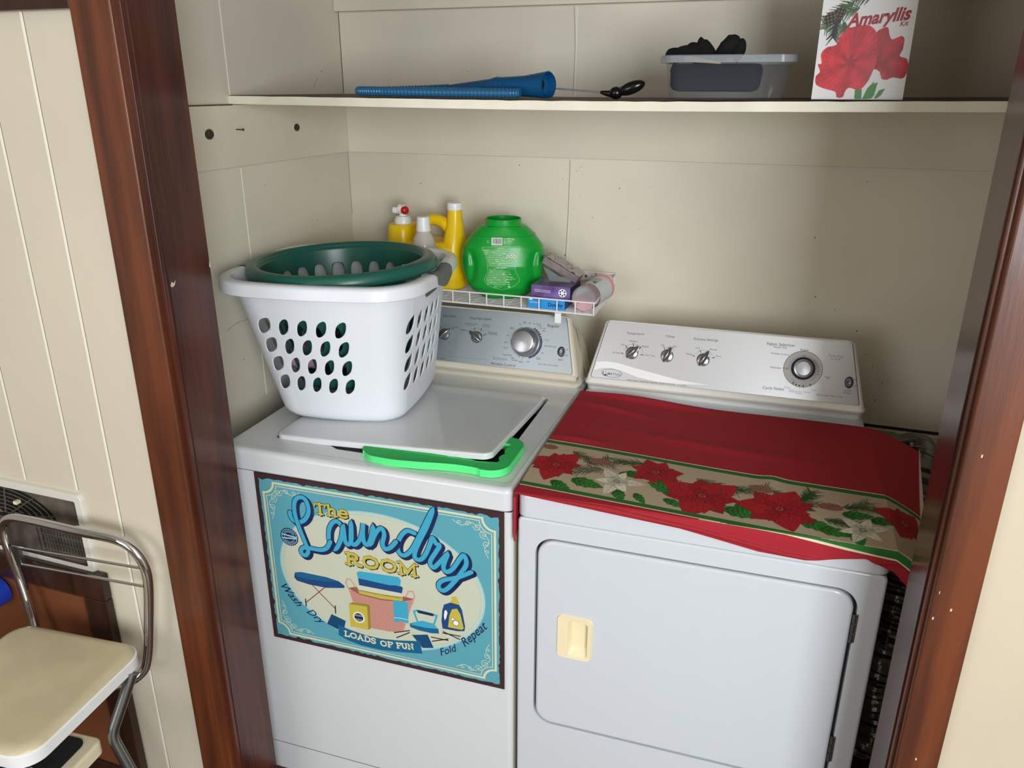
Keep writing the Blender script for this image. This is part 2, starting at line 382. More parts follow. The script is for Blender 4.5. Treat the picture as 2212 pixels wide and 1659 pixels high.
SIGN_ART=[
('s','navy',6,15.5,[(88.7,350.8),(88.7,341.5),(94.7,332.1),(106.1,328.6),(121.8,336.0),(133.7,351.9),(137.2,369.7),(132.8,387.6),(122.6,394.3),(110.1,389.8),(102.0,374.8),(101.2,347.8),(107.8,317.8),(116.2,291.3),(123.6,267.9),(125.2,255.8),(118.6,246.2),(110.2,246.7),(106.9,255.7),(114.6,265.5),(134.0,267.1),(158.3,267.6),(174.5,276.1),(184.7,293.9)]),
('s','navy',6,15.5,[(85.8,352.7),(85.8,343.4),(91.7,334.0),(103.2,330.5),(118.9,337.9),(130.8,353.8),(134.3,371.5),(129.9,389.5),(119.7,396.2),(107.3,391.7),(99.1,376.7),(98.3,349.7),(104.8,319.7),(113.2,293.2),(120.6,269.8),(122.2,257.7),(115.6,248.2),(107.3,248.6),(104.0,257.7),(111.6,267.4),(131.0,269.0),(155.4,269.5),(171.6,278.0),(181.8,295.8)]),
('s','navy',7,13.6,[(83.2,354.7),(83.2,345.3),(89.2,336.0),(100.6,332.5),(116.3,339.8),(128.2,355.8),(131.7,373.5),(127.4,391.4),(117.2,398.1),(104.7,393.6),(96.6,378.6),(95.7,351.7),(102.3,321.7),(110.6,295.2),(118.0,271.8),(119.6,259.7),(113.0,250.1),(104.6,250.6),(101.4,259.7),(109.0,269.4),(128.4,271.0),(152.8,271.5),(169.1,280.0),(179.2,297.7)]),
('s','sky',8,10.2,[(83.2,354.7),(83.2,345.3),(89.2,336.0),(100.6,332.5),(116.3,339.8),(128.2,355.8),(131.7,373.5),(127.4,391.4),(117.2,398.1),(104.7,393.6),(96.6,378.6),(95.7,351.7),(102.3,321.7),(110.6,295.2),(118.0,271.8),(119.6,259.7),(113.0,250.1),(104.6,250.6),(101.4,259.7),(109.0,269.4),(128.4,271.0),(152.8,271.5),(169.1,280.0),(179.2,297.7)]),
('s','navy',6,15.5,[(216.2,339.5),(206.3,349.0),(194.0,343.3),(183.8,323.2),(182.0,295.1),(190.7,276.8),(200.7,282.3),(212.1,306.1),(219.4,338.4),(221.0,325.0),(222.5,301.2),(229.4,295.6),(238.3,311.1),(240.3,350.8),(238.0,328.2),(236.8,303.9),(245.0,297.9),(257.3,311.3),(265.5,333.4),(269.7,356.2),(267.2,330.3),(269.0,308.4),(276.6,304.1),(285.3,320.1),(292.9,351.4),(290.9,331.4),(285.5,308.2),(295.9,332.3),(307.7,349.7),(315.5,350.2),(318.5,336.6),(313.4,315.3),(318.4,301.9),(331.8,308.0),(345.6,324.9)]),
('s','navy',6,15.5,[(213.3,341.4),(203.4,350.8),(191.2,345.2),(180.9,325.1),(179.1,297.0),(187.8,278.7),(197.8,284.2),(209.2,308.0),(216.6,340.3),(218.2,326.9),(219.6,303.0),(226.6,297.5),(235.5,313.0),(237.5,352.6),(235.1,330.1),(233.9,305.8),(242.1,299.8),(254.4,313.2),(262.6,335.2),(266.9,358.0),(264.4,332.2),(266.2,310.3),(273.8,305.9),(282.4,322.0),(290.1,353.2),(288.1,333.2),(282.6,310.0),(293.1,334.2),(304.9,351.6),(312.7,352.0),(315.7,338.4),(310.6,317.1),(315.6,303.8),(329.0,309.8),(342.8,326.7)]),
('s','navy',7,13.6,[(210.8,343.3),(200.9,352.8),(188.6,347.1),(178.4,327.1),(176.6,299.0),(185.2,280.7),(195.2,286.1),(206.7,309.9),(214.1,342.2),(215.6,328.8),(217.1,305.0),(224.0,299.4),(232.9,314.9),(235.0,354.6),(232.6,332.0),(231.4,307.7),(239.6,301.7),(251.9,315.1),(260.1,337.1),(264.4,359.9),(261.9,334.1),(263.7,312.2),(271.3,307.8),(279.9,323.9),(287.6,355.1),(285.6,335.1),(280.1,311.9),(290.6,336.1),(302.4,353.5),(310.2,353.9),(313.3,340.3),(308.1,319.0),(313.1,305.7),(326.5,311.7),(340.3,328.6)]),
('s','sky',8,10.2,[(210.8,343.3),(200.9,352.8),(188.6,347.1),(178.4,327.1),(176.6,299.0),(185.2,280.7),(195.2,286.1),(206.7,309.9),(214.1,342.2),(215.6,328.8),(217.1,305.0),(224.0,299.4),(232.9,314.9),(235.0,354.6),(232.6,332.0),(231.4,307.7),(239.6,301.7),(251.9,315.1),(260.1,337.1),(264.4,359.9),(261.9,334.1),(263.7,312.2),(271.3,307.8),(279.9,323.9),(287.6,355.1),(285.6,335.1),(280.1,311.9),(290.6,336.1),(302.4,353.5),(310.2,353.9),(313.3,340.3),(308.1,319.0),(313.1,305.7),(326.5,311.7),(340.3,328.6)]),
('s','navy',6,15.5,[(389.9,354.1),(372.7,356.8),(357.6,340.7),(349.1,318.8),(351.3,299.5),(363.3,294.4),(380.0,309.6),(397.2,341.5),(417.7,384.9),(433.6,417.6),(420.5,378.9),(400.1,335.4),(388.7,306.3),(389.4,292.8),(399.8,290.8),(412.1,304.2),(424.5,333.4),(429.4,349.3),(433.4,348.4),(438.3,338.8),(446.3,335.0),(438.6,319.5),(425.3,296.0),(424.0,284.5),(431.0,278.1),(442.3,290.0),(463.4,317.1),(456.6,296.3),(453.9,280.5),(462.2,273.7),(476.5,286.2),(498.8,321.5),(506.0,303.0),(493.2,276.8),(472.3,245.1),(454.5,225.7),(442.9,227.7),(442.3,240.4),(455.3,252.4),(485.3,264.9),(516.4,284.3)]),
('s','navy',6,15.5,[(387.1,355.9),(369.9,358.7),(354.8,342.5),(346.3,320.6),(348.5,301.4),(360.5,296.2),(377.2,311.4),(394.5,343.3),(414.9,386.7),(430.9,419.3),(417.8,380.7),(397.3,337.2),(386.0,308.1),(386.7,294.7),(397.1,292.7),(409.3,306.0),(421.7,335.2),(426.6,351.1),(430.6,350.2),(435.6,340.6),(443.5,336.8),(435.9,321.3),(422.5,297.8),(421.2,286.3),(428.2,279.9),(439.6,291.8),(460.6,318.9),(453.8,298.1),(451.2,282.3),(459.4,275.5),(473.7,288.0),(496.0,323.3),(503.3,304.8),(490.5,278.6),(469.6,246.9),(451.8,227.5),(440.1,229.5),(439.6,242.2),(452.5,254.3),(482.5,266.7),(513.7,286.1)]),
('s','navy',7,13.6,[(384.7,357.8),(367.5,360.5),(352.4,344.4),(343.9,322.5),(346.0,303.3),(358.0,298.1),(374.8,313.3),(392.0,345.2),(412.5,388.6),(428.5,421.2),(415.4,382.6),(394.9,339.1),(383.5,310.0),(384.2,296.5),(394.6,294.6),(406.9,307.8),(419.3,337.1),(424.2,353.0),(428.2,352.1),(433.2,342.4),(441.1,338.7),(433.5,323.2),(420.1,299.7),(418.7,288.2),(425.7,281.8),(437.1,293.7),(458.2,320.7),(451.4,299.9),(448.7,284.2),(457.0,277.4),(471.3,289.8),(493.6,325.1),(500.9,306.6),(488.1,280.5),(467.1,248.8),(449.3,229.4),(437.6,231.4),(437.1,244.1),(450.1,256.1),(480.1,268.6),(511.3,288.0)]),
('s','sky',8,10.2,[(384.7,357.8),(367.5,360.5),(352.4,344.4),(343.9,322.5),(346.0,303.3),(358.0,298.1),(374.8,313.3),(392.0,345.2),(412.5,388.6),(428.5,421.2),(415.4,382.6),(394.9,339.1),(383.5,310.0),(384.2,296.5),(394.6,294.6),(406.9,307.8),(419.3,337.1),(424.2,353.0),(428.2,352.1),(433.2,342.4),(441.1,338.7),(433.5,323.2),(420.1,299.7),(418.7,288.2),(425.7,281.8),(437.1,293.7),(458.2,320.7),(451.4,299.9),(448.7,284.2),(457.0,277.4),(471.3,289.8),(493.6,325.1),(500.9,306.6),(488.1,280.5),(467.1,248.8),(449.3,229.4),(437.6,231.4),(437.1,244.1),(450.1,256.1),(480.1,268.6),(511.3,288.0)]),
('g','The','yel',10,'nav',(146.3,362.4),(230.2,364.8),27),
('g','ROOM','yel',5,'nav',(212.4,246.9),(388.5,249.4),31),
('g','LOADS','cream',5,'',(192.9,48.8),(275.1,45.3),15),
('g','OF','cream',5,'',(285.4,44.0),(318.2,46.1),15),
('g','FUN','cream',5,'',(326.8,47.5),(371.1,54.0),15),
('p','blue2',2,[(150.3,72.4),(164.7,102.3),(200.6,91.8),(194.4,67.6),(198.3,72.3),(176.3,63.2)]),
('p','blue2',2,[(366.2,93.1),(404.7,103.2),(418.3,70.3),(391.5,63.6)]),
('p','blue',3,[(181.0,76.6),(205.2,70.1),(250.3,63.9),(288.4,63.7),(329.7,69.3),(385.6,80.8),(389.9,47.5),(334.8,38.1),(282.9,31.9),(237.6,32.1),(202.7,38.1),(178.6,47.7)]),
('p','navyb',3,[(78.4,197.0),(94.9,201.5),(160.2,201.3),(191.1,197.0),(205.9,187.4),(203.7,181.5),(157.6,172.2),(115.0,171.6),(81.4,175.5),(75.1,183.4)]),
('p','blue',4,[(79.0,196.0),(94.9,200.8),(158.3,199.8),(187.6,196.2),(159.1,189.4),(112.9,185.9),(84.5,187.2)]),
('s','rust',3,2.2,[(118.9,174.2),(175.8,119.9)]),
('s','rust',3,2.2,[(156.0,174.9),(99.8,119.7)]),
('s','brown',4,3,[(176.5,127.5),(175.9,107.9)]),
('s','brown',4,3,[(99.3,129.0),(99.1,109.3)]),
('s','pink',3,3,[(214.2,183.8),(209.1,197.2),(213.4,208.2),(221.3,208.8),(229.0,197.8),(232.5,189.5)]),
('s','pink',3,3,[(356.0,191.4),(363.3,207.2),(373.8,209.5),(377.6,199.7),(372.4,179.0)]),
('p','pinkd',3,[(214.2,183.8),(235.5,192.7),(241.5,182.4),(347.1,178.7),(349.4,191.7),(375.6,190.4),(371.6,175.2),(273.3,149.4),(218.2,168.2)]),
('p','cream2',4,[(240.1,200.2),(346.5,200.0),(346.4,183.9),(239.8,182.1)]),
('p','yel',4,[(238.4,186.1),(295.9,185.3),(348.6,189.7),(348.1,178.9),(295.1,173.2),(241.1,175.8)]),
('p','navyb',5,[(241.3,215.5),(347.4,216.8),(350.5,213.2),(347.1,199.0),(242.7,197.9)]),
('p','sky',6,[(239.0,230.4),(245.4,234.9),(342.0,239.6),(346.6,232.8),(344.2,218.2),(317.6,213.9),(240.6,216.1)]),
('p','pink',4,[(214.9,183.9),(240.9,173.2),(294.9,169.5),(345.3,176.5),(375.5,189.6),(356.2,128.2),(346.2,96.4),(317.2,89.5),(269.2,87.3),(234.9,92.3)]),
('p','sky',6,[(324.7,176.2),(360.3,179.1),(359.9,122.5),(342.6,124.3),(324.9,118.0)]),
('s','white',7,1.2,[(324.9,130.1),(342.4,132.3),(359.7,132.0)]),
('p','yel',6,[(212.6,141.2),(258.7,144.3),(257.7,80.8),(212.4,80.2)]),
('p','yeld',6,[(258.7,144.3),(266.0,151.4),(264.3,86.1),(257.7,80.8)]),
('p','yeld',6,[(212.6,141.2),(221.7,147.3),(266.0,151.4),(258.7,144.3)]),
('star','white',7,16.5,(235.6,110.1)),
('c','navy',8,11.3,(235.6,110.1)),
('t','BAKING','cream',9,(223.2,112.1),(248.2,113.4),0.2),
('t','SODA','cream',9,(225.8,100.7),(243.3,101.8),0.2),
('s','sky',4,4.5,[(381.3,134.1),(374.1,157.8),(382.5,162.6),(416.6,161.1),(428.8,158.9),(420.5,132.5)]),
('s','navy',5,7,[(385.6,159.7),(418.2,158.9)]),
('p','blue',4,[(361.9,122.3),(372.8,128.5),(422.1,132.8),(431.6,124.2),(432.8,112.9),(414.7,109.3),(385.1,109.5),(363.8,113.5)]),
('p','sky',5,[(372.8,128.5),(392.9,137.6),(420.6,136.1),(430.9,124.8),(402.1,120.8),(364.1,121.0)]),
('p','navyb',4,[(446.6,192.1),(462.7,201.0),(481.6,200.0),(488.2,187.5),(494.6,146.4),(492.8,133.5),(476.8,129.6),(441.4,128.4),(439.4,147.7),(442.3,177.0)]),
('p','yel',5,[(464.7,216.4),(477.3,218.2),(478.0,209.0),(482.4,207.1),(481.0,199.1),(462.1,200.8),(462.8,206.3),(466.0,207.7)]),
('p','yel',5,[(464.8,183.9),(476.6,188.3),(484.2,176.0),(491.4,140.3),(486.5,135.6),(454.5,135.1),(458.6,166.5)]),
('p','white',6,[(447.7,176.4),(451.9,179.2),(454.3,172.6),(450.7,157.5),(446.9,151.3),(445.7,163.5)]),
('c','navy',6,7.6,(473.5,150.4)),
('c','white',7,6.4,(473.5,150.4)),
('c','navy',6,3.8,(466.3,158.7)),
('c','white',7,3.1,(466.3,158.7)),
('s','brown',5,2.6,[(323.3,89.0),(361.0,103.7)]),
('s','brown',5,2.6,[(328.3,76.5),(360.7,98.1)]),
('s','brown',5,2.6,[(413.7,98.7),(453.5,99.7)]),
('s','brown',5,2.6,[(415.6,88.2),(453.6,103.3)]),
('s','brown',5,2.6,[(441.7,116.5),(482.3,117.6)]),
('s','brown',5,2.6,[(442.8,120.4),(481.1,109.0)]),
('t','Wash','navy',5,(36.1,149.8),(77.1,100.5),0.28),
('t','Dry','navy',5,(98.1,92.7),(137.1,65.4),0.28),
('t','Fold','navy',5,(435.8,53.5),(478.8,79.2),0.28),
('t','Repeat','navy',5,(493.5,91.3),(549.0,157.6),0.28),
('badge','navy',4,(74.3,290.0))]
WASHER_ART=[
('t','Extra Rinse','ink',1,(-52.5,118.9),(-14.7,120.5),0.05),
('t','Wash/Spin Speed','ink',1,(24.0,118.9),(85.2,121.2),0.05),
('t','Regular','ink',1,(242.0,117.4),(274.3,118.1),0.05),
('t','Wrinkle Control','ink',1,(96.4,2.8),(165.0,3.8),0.0),
('t','Delicates','inkl',1,(101.5,17.8),(141.8,18.4),0.0),
('t','Off','ink',1,(-14.7,92.3),(-7.7,92.3),0.0),
('t','Wrinkle Control','ink',1,(12.4,104.4),(48.4,105.1),0.0),
('t','Delicate','ink',1,(63.4,104.7),(82.5,104.7),0.0),
('t','Regular','ink',1,(1.7,86.7),(19.7,86.1),0),
('t','Handwash','ink',1,(80.6,86.5),(105.4,86.6),0),
('t','Permanent Press','ink',1,(18.2,100.2),(39.7,100.8),0),
('t','Gentle Cycle','ink',1,(62.5,100.3),(82.4,100.8),0),
('t','Delicate/Gentle','ink',1,(79.9,82.6),(107.3,83.4),0),
('t','Soak','ink',1,(174.8,123.4),(183.6,123.7),0),
('t','Only','ink',1,(175.1,120.4),(183.9,120.8),0),
('t','Off','ink',1,(189.8,121.0),(196.4,121.1),0),
('t','Ex. Heavy','ink',1,(203.6,120.8),(223.9,121.0),0),
('t','Heavy','ink',1,(213.9,116.3),(225.9,116.1),0),
('t','Normal','ink',1,(221.5,110.7),(236.7,110.8),0),
('t','Light','ink',1,(228.7,104.7),(238.7,104.2),0),
('t','Rinse','ink',1,(239.5,80.8),(250.3,81.0),0),
('t','Extended Spin','ink',1,(239.5,65.3),(270.9,65.7),0),
('t','Off','ink',1,(232.4,46.2),(238.9,46.4),0),
('t','Extra','ink',1,(221.2,32.8),(231.7,33.0),0),
('t','Rinse','ink',1,(221.6,29.1),(232.1,29.3),0),
('t','Off','ink',1,(196.0,18.8),(203.0,19.2),0),
('t','Extra','ink',1,(140.7,105.6),(151.3,105.7),0),
('t','Rinse','ink',1,(141.0,102.6),(151.6,102.8),0),
('t','Off','ink',1,(163.1,115.2),(170.2,115.3),0),
('t','Off','ink',1,(132.6,83.6),(138.6,83.7),0),
('t','Spin','ink',1,(127.8,65.2),(137.0,65.2),0),
('t','Rinse','ink',1,(128.4,49.8),(139.6,49.8),0),
('t','Hand Wash','ink',1,(128.2,31.2),(153.1,32.0),0),
('t','Light','ink',1,(150.6,25.7),(160.4,25.4),0),
('t','Normal','ink',1,(153.9,19.7),(169.9,19.6),0),
('t','Heavy','ink',1,(173.0,17.4),(185.6,17.4),0),
('t','Pull to Start  Push to Stop','ink',1,(227.3,16.6),(280.9,17.0),0),
('t','On','ink',1,(298.6,61.0),(305.0,61.2),0),
('t','Off','ink',1,(297.5,45.9),(304.5,46.2),0),
('t','Signal','ink',1,(279.6,33.7),(292.4,33.7),0),
('t','11 Cycles','ink',1,(-58.2,3.9),(-36.5,4.3),0),
('s','inkl',1,0.7,[(-58.2,14.2),(0.3,13.4),(91.7,15.1)]),
('s','ink',1,1.3,[(-57.6,92.3),(-51.9,82.5)]),
('s','ink',1,1.3,[(-17.5,92.8),(-24.0,87.8)]),
('s','ink',1,1.6,[(39.7,96.6),(41.6,89.8)]),
('s','ink',1,1.6,[(60.6,96.9),(58.6,90.3)]),
('s','ink',1,1.6,[(74.9,82.1),(66.7,78.8)]),
('s','ink',1,0.5,[(-52.6,89.0),(-45.8,95.4),(-34.3,97.8),(-23.3,92.7)]),
('s','ink',1,0.5,[(28.9,90.9),(40.9,95.8),(55.6,97.1),(69.1,88.0),(72.6,82.9)])]
DRYER_ART=[
('t','Temperature','ink',1,(-241.3,117.5),(-197.1,118.7),0.02),
('t','Chime','ink',1,(-142.4,118.6),(-120.4,118.9),0.02),
('t','Dryness Settings','ink',1,(-72.5,118.3),(-14.3,119.7),0.02),
('t','Fabric Selection','ink',1,(101.1,122.3),(164.2,123.7),0.02),
('t','Sensor Dry','ink',1,(116.5,117.1),(147.8,117.6),0),
('t','Cycle Status','ink',1,(102.7,15.6),(151.4,17.0),0),
('t','Time Dry','inkl',1,(240.4,107.7),(275.1,107.9),0),
('t','Air Fluff','inkl',1,(247.2,101.3),(268.9,101.1),0),
('t','Heavy Duty / SuperSize Capacity / Quiet Series 200 / 12 Cycles','ink',1,(-227.2,0.0),(-78.4,1.9),0),
('t','Low','ink',1,(-252.9,88.5),(-243.1,88.3),0),
('t','Medium','ink',1,(-231.0,98.9),(-211.5,99.0),0),
('t','Regular','ink',1,(-198.7,88.8),(-180.8,89.2),0),
('t','Air Fluff','ink',1,(-271.5,65.7),(-253.2,65.8),0),
('t','Auto Temp','ink',1,(-190.1,67.5),(-164.7,67.6),0),
('t','Off','ink',1,(-152.1,95.3),(-143.9,95.4),0),
('t','On','ink',1,(-121.6,95.5),(-113.5,95.3),0),
('t','Less','ink',1,(-65.5,97.6),(-56.2,97.4),0),
('t','Normal','ink',1,(-32.5,97.3),(-15.4,97.3),0),
('t','Damp','ink',1,(-87.7,80.4),(-73.6,80.4),0),
('t','More','ink',1,(-15.1,82.2),(-3.3,82.0),0),
('t','Wrinkle Control','ink',1,(111.9,101.5),(153.6,101.7),0),
('t','Regular','ink',1,(178.3,116.6),(198.0,116.5),0),
('t','Delicates','ink',1,(114.4,67.4),(138.9,67.9),0),
('t','Power','ink',1,(239.8,58.3),(252.5,58.3),0),
('t','Off','ink',1,(242.6,54.6),(249.3,54.4),0),
('t','Drying','inkl',1,(151.8,24.0),(164.3,24.2),0),
('t','Cool','inkl',1,(164.2,19.2),(173.5,19.3),0),
('t','Down','inkl',1,(163.1,15.1),(175.5,15.1),0),
('t','Wrinkle','inkl',1,(177.6,16.4),(192.4,16.7),0),
('t','Prevent','inkl',1,(178.0,12.2),(192.8,12.5),0),
('t','Complete','inkl',1,(194.8,17.4),(212.6,17.7),0),
('t','Pause','inkl',1,(213.7,23.7),(224.8,23.7),0),
('t','Push to Start  Push to Stop','ink',1,(225.9,13.7),(283.9,14.5),0),
('t','On','ink',1,(303.6,58.0),(310.7,58.2),0),
('t','Off','ink',1,(304.1,42.6),(311.2,42.8),0),
('t','Wrinkle','ink',1,(284.5,30.7),(300.6,30.9),0),
('t','Prevent','ink',1,(284.3,24.9),(300.7,25.1),0),
('s','ink',1,1.8,[(-221.5,94.9),(-220.7,88.1)]),
('s','ink',1,1.8,[(-240.5,87.6),(-236.2,82.7)]),
('s','ink',1,1.8,[(-249.9,67.5),(-244.3,67.7)]),
('s','ink',1,1.8,[(-201.3,87.9),(-205.3,83.4)]),
('s','ink',1,1.8,[(-193.3,68.5),(-200.2,68.5)]),
('s','ink',1,1.8,[(-143.7,93.4),(-141.8,88.8)]),
('s','ink',1,1.8,[(-122.1,94.1),(-124.9,89.1)]),
('s','ink',1,1.8,[(-54.9,93.8),(-53.0,89.3)]),
('s','ink',1,1.8,[(-33.5,94.9),(-35.6,89.6)]),
('s','ink',1,1.8,[(-71.5,79.3),(-66.7,78.1)]),
('s','ink',1,1.8,[(-18.1,79.9),(-23.8,78.0)]),
('s','ink',1,0.5,[(-244.4,75.3),(-233.9,90.4),(-221.5,94.9),(-206.2,91.9),(-197.3,82.4),(-195.3,70.4)]),
('s','ink',1,0.5,[(-139.7,93.8),(-126.2,94.4)]),
('s','ink',1,0.5,[(-64.7,83.4),(-57.4,92.9),(-44.5,96.2),(-32.7,93.3),(-23.5,84.1)]),
('s','white',1,2.5,[(-311.0,37.2),(-286.3,39.6),(-250.6,35.3)]),
('p','white',1,[(-309.5,39.7),(-286.7,43.1),(-254.8,41.8),(-215.6,34.3),(-159.4,25.0),(-97.3,15.1),(-20.3,10.7),(-102.8,4.3),(-157.2,5.2),(-202.7,11.4),(-242.2,22.1),(-270.8,27.2),(-297.1,24.5),(-315.3,18.0)]),
('t','MAYTAG','navy2',4,(-277.4,9.7),(-245.7,9.6),0.15),
('p','navy2',4,[(-291.7,17.0),(-279.6,16.8),(-278.5,6.5),(-290.6,6.9)]),
('t','M','white',5,(-289.0,8.5),(-280.1,8.4),0.1),
('s','ink',2,1.0,[(143.0,70.3),(153.9,70.4)]),
('c','ink',3,1.7,(211.3,96.0)),
('c','cream',4,1.0,(211.3,96.0)),
('s','ink',3,0.4,[(213.7,96.3),(221.0,96.0)]),
('c','ink',3,1.7,(215.7,91.5)),
('c','cream',4,1.0,(215.7,91.5)),
('s','ink',3,0.4,[(218.2,91.8),(225.5,91.6)]),
('c','ink',3,1.7,(219.3,87.1)),
('c','cream',4,1.0,(219.3,87.1)),
('s','ink',3,0.4,[(221.7,87.3),(229.0,87.1)]),
('c','ink',3,1.7,(222.6,81.9)),
('c','cream',4,1.0,(222.6,81.9)),
('s','ink',3,0.4,[(225.0,82.1),(232.4,81.9)]),
('c','ink',3,1.7,(223.9,76.1)),
('c','cream',4,1.0,(223.9,76.1)),
('s','ink',3,0.4,[(226.3,76.4),(233.6,76.2)]),
('c','ink',3,1.7,(224.5,70.3)),
('c','cream',4,1.0,(224.5,70.3)),
('s','ink',3,0.4,[(226.9,70.6),(234.2,70.3)]),
('c','ink',3,1.7,(224.0,63.8)),
('c','cream',4,1.0,(224.0,63.8)),
('s','ink',3,0.4,[(226.4,64.0),(233.7,63.8)]),
('c','ink',3,1.7,(170.6,37.7)),
('s','ink',3,0.5,[(170.7,36.0),(172.6,30.6)]),
('c','ink',3,1.7,(177.4,34.4)),
('s','ink',3,0.5,[(177.6,32.8),(179.4,27.5)]),
('c','ink',3,1.7,(185.1,32.7)),
('s','ink',3,0.5,[(185.2,31.0),(187.1,25.6)]),
('c','ink',3,1.7,(193.7,33.0)),
('s','ink',3,0.5,[(193.8,31.3),(195.7,26.0)]),
('c','ink',3,1.7,(209.1,37.9)),
('s','ink',3,0.5,[(209.3,36.3),(211.1,30.9)]),
('c','ink',3,2.0,(188.3,103.5)),
('c','cream',4,1.3,(188.3,103.5)),
('c','ink',3,2.0,(164.4,93.8)),
('c','cream',4,1.3,(164.4,93.8)),
('c','ink',3,2.0,(154.2,70.4)),
('c','cream',4,1.3,(154.2,70.4))]

# ================================================================ THE ROOM
XL, XR, YB = -0.1136, 1.60, 0.808        # closet inside: left wall, right wall, back wall
YF = -0.195                               # room side of the wall the closet opens through
OL, OR = 0.094, 1.385                     # opening
def sbox(name, x0, x1, y0, y1, z0, z1, m, bev=0.0, label=None):
    mb = MB(); mb.box(x0, x1, y0, y1, z0, z1, m, bev); return struct(mb.build(name), label)
sbox('floor', -2.3, 3.1, -3.4, 1.0, -0.05, 0.0, 'floor_wood')
sbox('ceiling', -2.3, 3.1, -3.4, 1.0, 2.44, 2.5, 'ceiling')
sbox('wall_room_rear', -2.3, 3.1, -3.45, -3.4, 0, 2.44, 'room_wall')
sbox('wall_room_left', -2.35, -2.3, -3.4, -0.12, 0, 2.44, 'room_wall')
sbox('wall_room_right', 3.1, 3.15, -3.4, -0.12, 0, 2.44, 'room_wall')
# planked wall left of the closet
mb = MB(); mb.box(-2.3, 0.076, YF, -0.12, 0, 2.44, 'wall_paint')
for x, z0 in ((-0.130, 0.0), (-0.235, 0.85), (-0.382, 0.85), (-0.62, 0.0), (-0.80, 0.0), (-1.05, 0), (-1.3, 0)):
    mb.box(x - 0.0035, x + 0.0025, YF - 0.0014, YF + 0.001, z0, 1.778, 'seam_light', 0.0006)
    mb.box(x + 0.0026, x + 0.0036, YF - 0.0004, YF + 0.001, z0, 1.778, 'seam')
struct(mb.build('wall_front_left'), 'cream painted plank wall left of the closet opening')
mb = MB(); mb.box(1.402, 3.1, YF, -0.12, 0, 2.44, 'wall_paint_tan'); struct(mb.build('wall_front_right'), 'cream painted wall right of the closet opening')
sbox('wall_front_header', 0.076, 1.402, YF, -0.12, 2.02, 2.44, 'wall_paint')
sbox('trim_1', -1.6, -0.004, YF - 0.018, YF, 1.778, 1.90, 'dark_wood', 0.003, 'dark wooden rail above the planked wall')
# closet walls
mb = MB(); mb.box(XL - 0.06, XL, -0.12, YB + 0.06, 0, 2.44, 'closet_paint')
mb.box(XL - 0.001, XL + 0.0009, 0.303, 0.3055, 1.62, 2.3, 'seam_light'); mb.box(XL - 0.001, XL + 0.0009, 0.312, 0.3145, 0.9, 1.478, 'seam_light')
pr = Print(mb, lambda u, v, h: (XL + 0.0003 + h, u, v))
for y, z, r in ((0.40, 1.43, 1.2), (0.62, 1.31, 1.5), (0.15, 1.18, 1.6), (0.52, 1.15, 1.2), (0.24, 1.02, 1.6), (0.33, 1.07, 1.0), (0.70, 1.70, 1.6), (0.12, 1.44, 1.2)): pr.circ('crack', 1, r, (y * 1000, z * 1000), 8)
pr.stroke('crack', 1, 1.0, [(655, 1655), (662, 1668), (678, 1682)]); pr.stroke('seam', 1, 0.8, [(190, 1108), (230, 1118), (275, 1116)])
struct(mb.build('wall_closet_left'), 'cream painted left side wall inside the closet')
sbox('wall_closet_right', XR, XR + 0.06, -0.12, YB + 0.06, 0, 2.44, 'closet_paint')
mb = MB(); mb.box(XL - 0.06, XR + 0.06, YB + 0.012, YB + 0.06, 0, 2.44, 'closet_paint')
mb.box(XL - 0.02, XR, YB, YB + 0.013, 0.832, 2.44, 'closet_paint')
pr = Print(mb, lambda u, v, h: (u, YB - 0.0003 - h, v))
pr.stroke('seam', 1, 1.3, [(560, 1020), (556, 1200), (561, 1330), (563, 1478)]); pr.stroke('seam_light', 1, 1.4, [(562.5, 1200), (565, 1478)])
pr.stroke('seam', 1, 0.9, [(566, 1640), (568, 1760), (562, 1850)]); pr.stroke('seam_light', 1, 2.2, [(571, 1640), (571, 1850)])
pr.stroke('crack', 1, 2.4, [(-113, 1645), (-113.0, 1860)]); pr.stroke('seam', 1, 1.2, [(-112, 1300), (-112, 1600)])
rr = random.Random(3)
for x, z in ((0.63, 1.33), (1.03, 1.505), (1.30, 1.45), (0.42, 1.46), (0.555, 1.222), (0.55, 1.19), (1.09, 1.215), (1.22, 1.16), (1.27, 1.13), (1.36, 1.02), (1.33, 1.08), (1.41, 0.95), (1.40, 0.90), (1.38, 0.99), (0.12, 1.40), (0.27, 1.70), (0.29, 1.67), (0.52, 1.52), (0.83, 1.52), (1.16, 1.02), (0.70, 1.41), (1.06, 1.56), (1.20, 1.31)):
    pr.circ('crack', 1, rr.uniform(0.9, 1.8), (x * 1000, z * 1000), 8)
for k in range(26):
    x = rr.uniform(540, 600); z = rr.uniform(1180, 1470); pr.circ('seam', 1, rr.uniform(0.4, 1.1), (x, z), 6)
for k in range(50): pr.circ('seam', 1, rr.uniform(0.3, 0.9), (rr.uniform(-90, 1580), rr.uniform(900, 1840)), 6)
struct(mb.build('wall_back'), 'cream painted panelled back wall of the closet')
sbox('wall_closet_top', XL, XR, -0.12, YB, 2.30, 2.36, 'closet_paint')
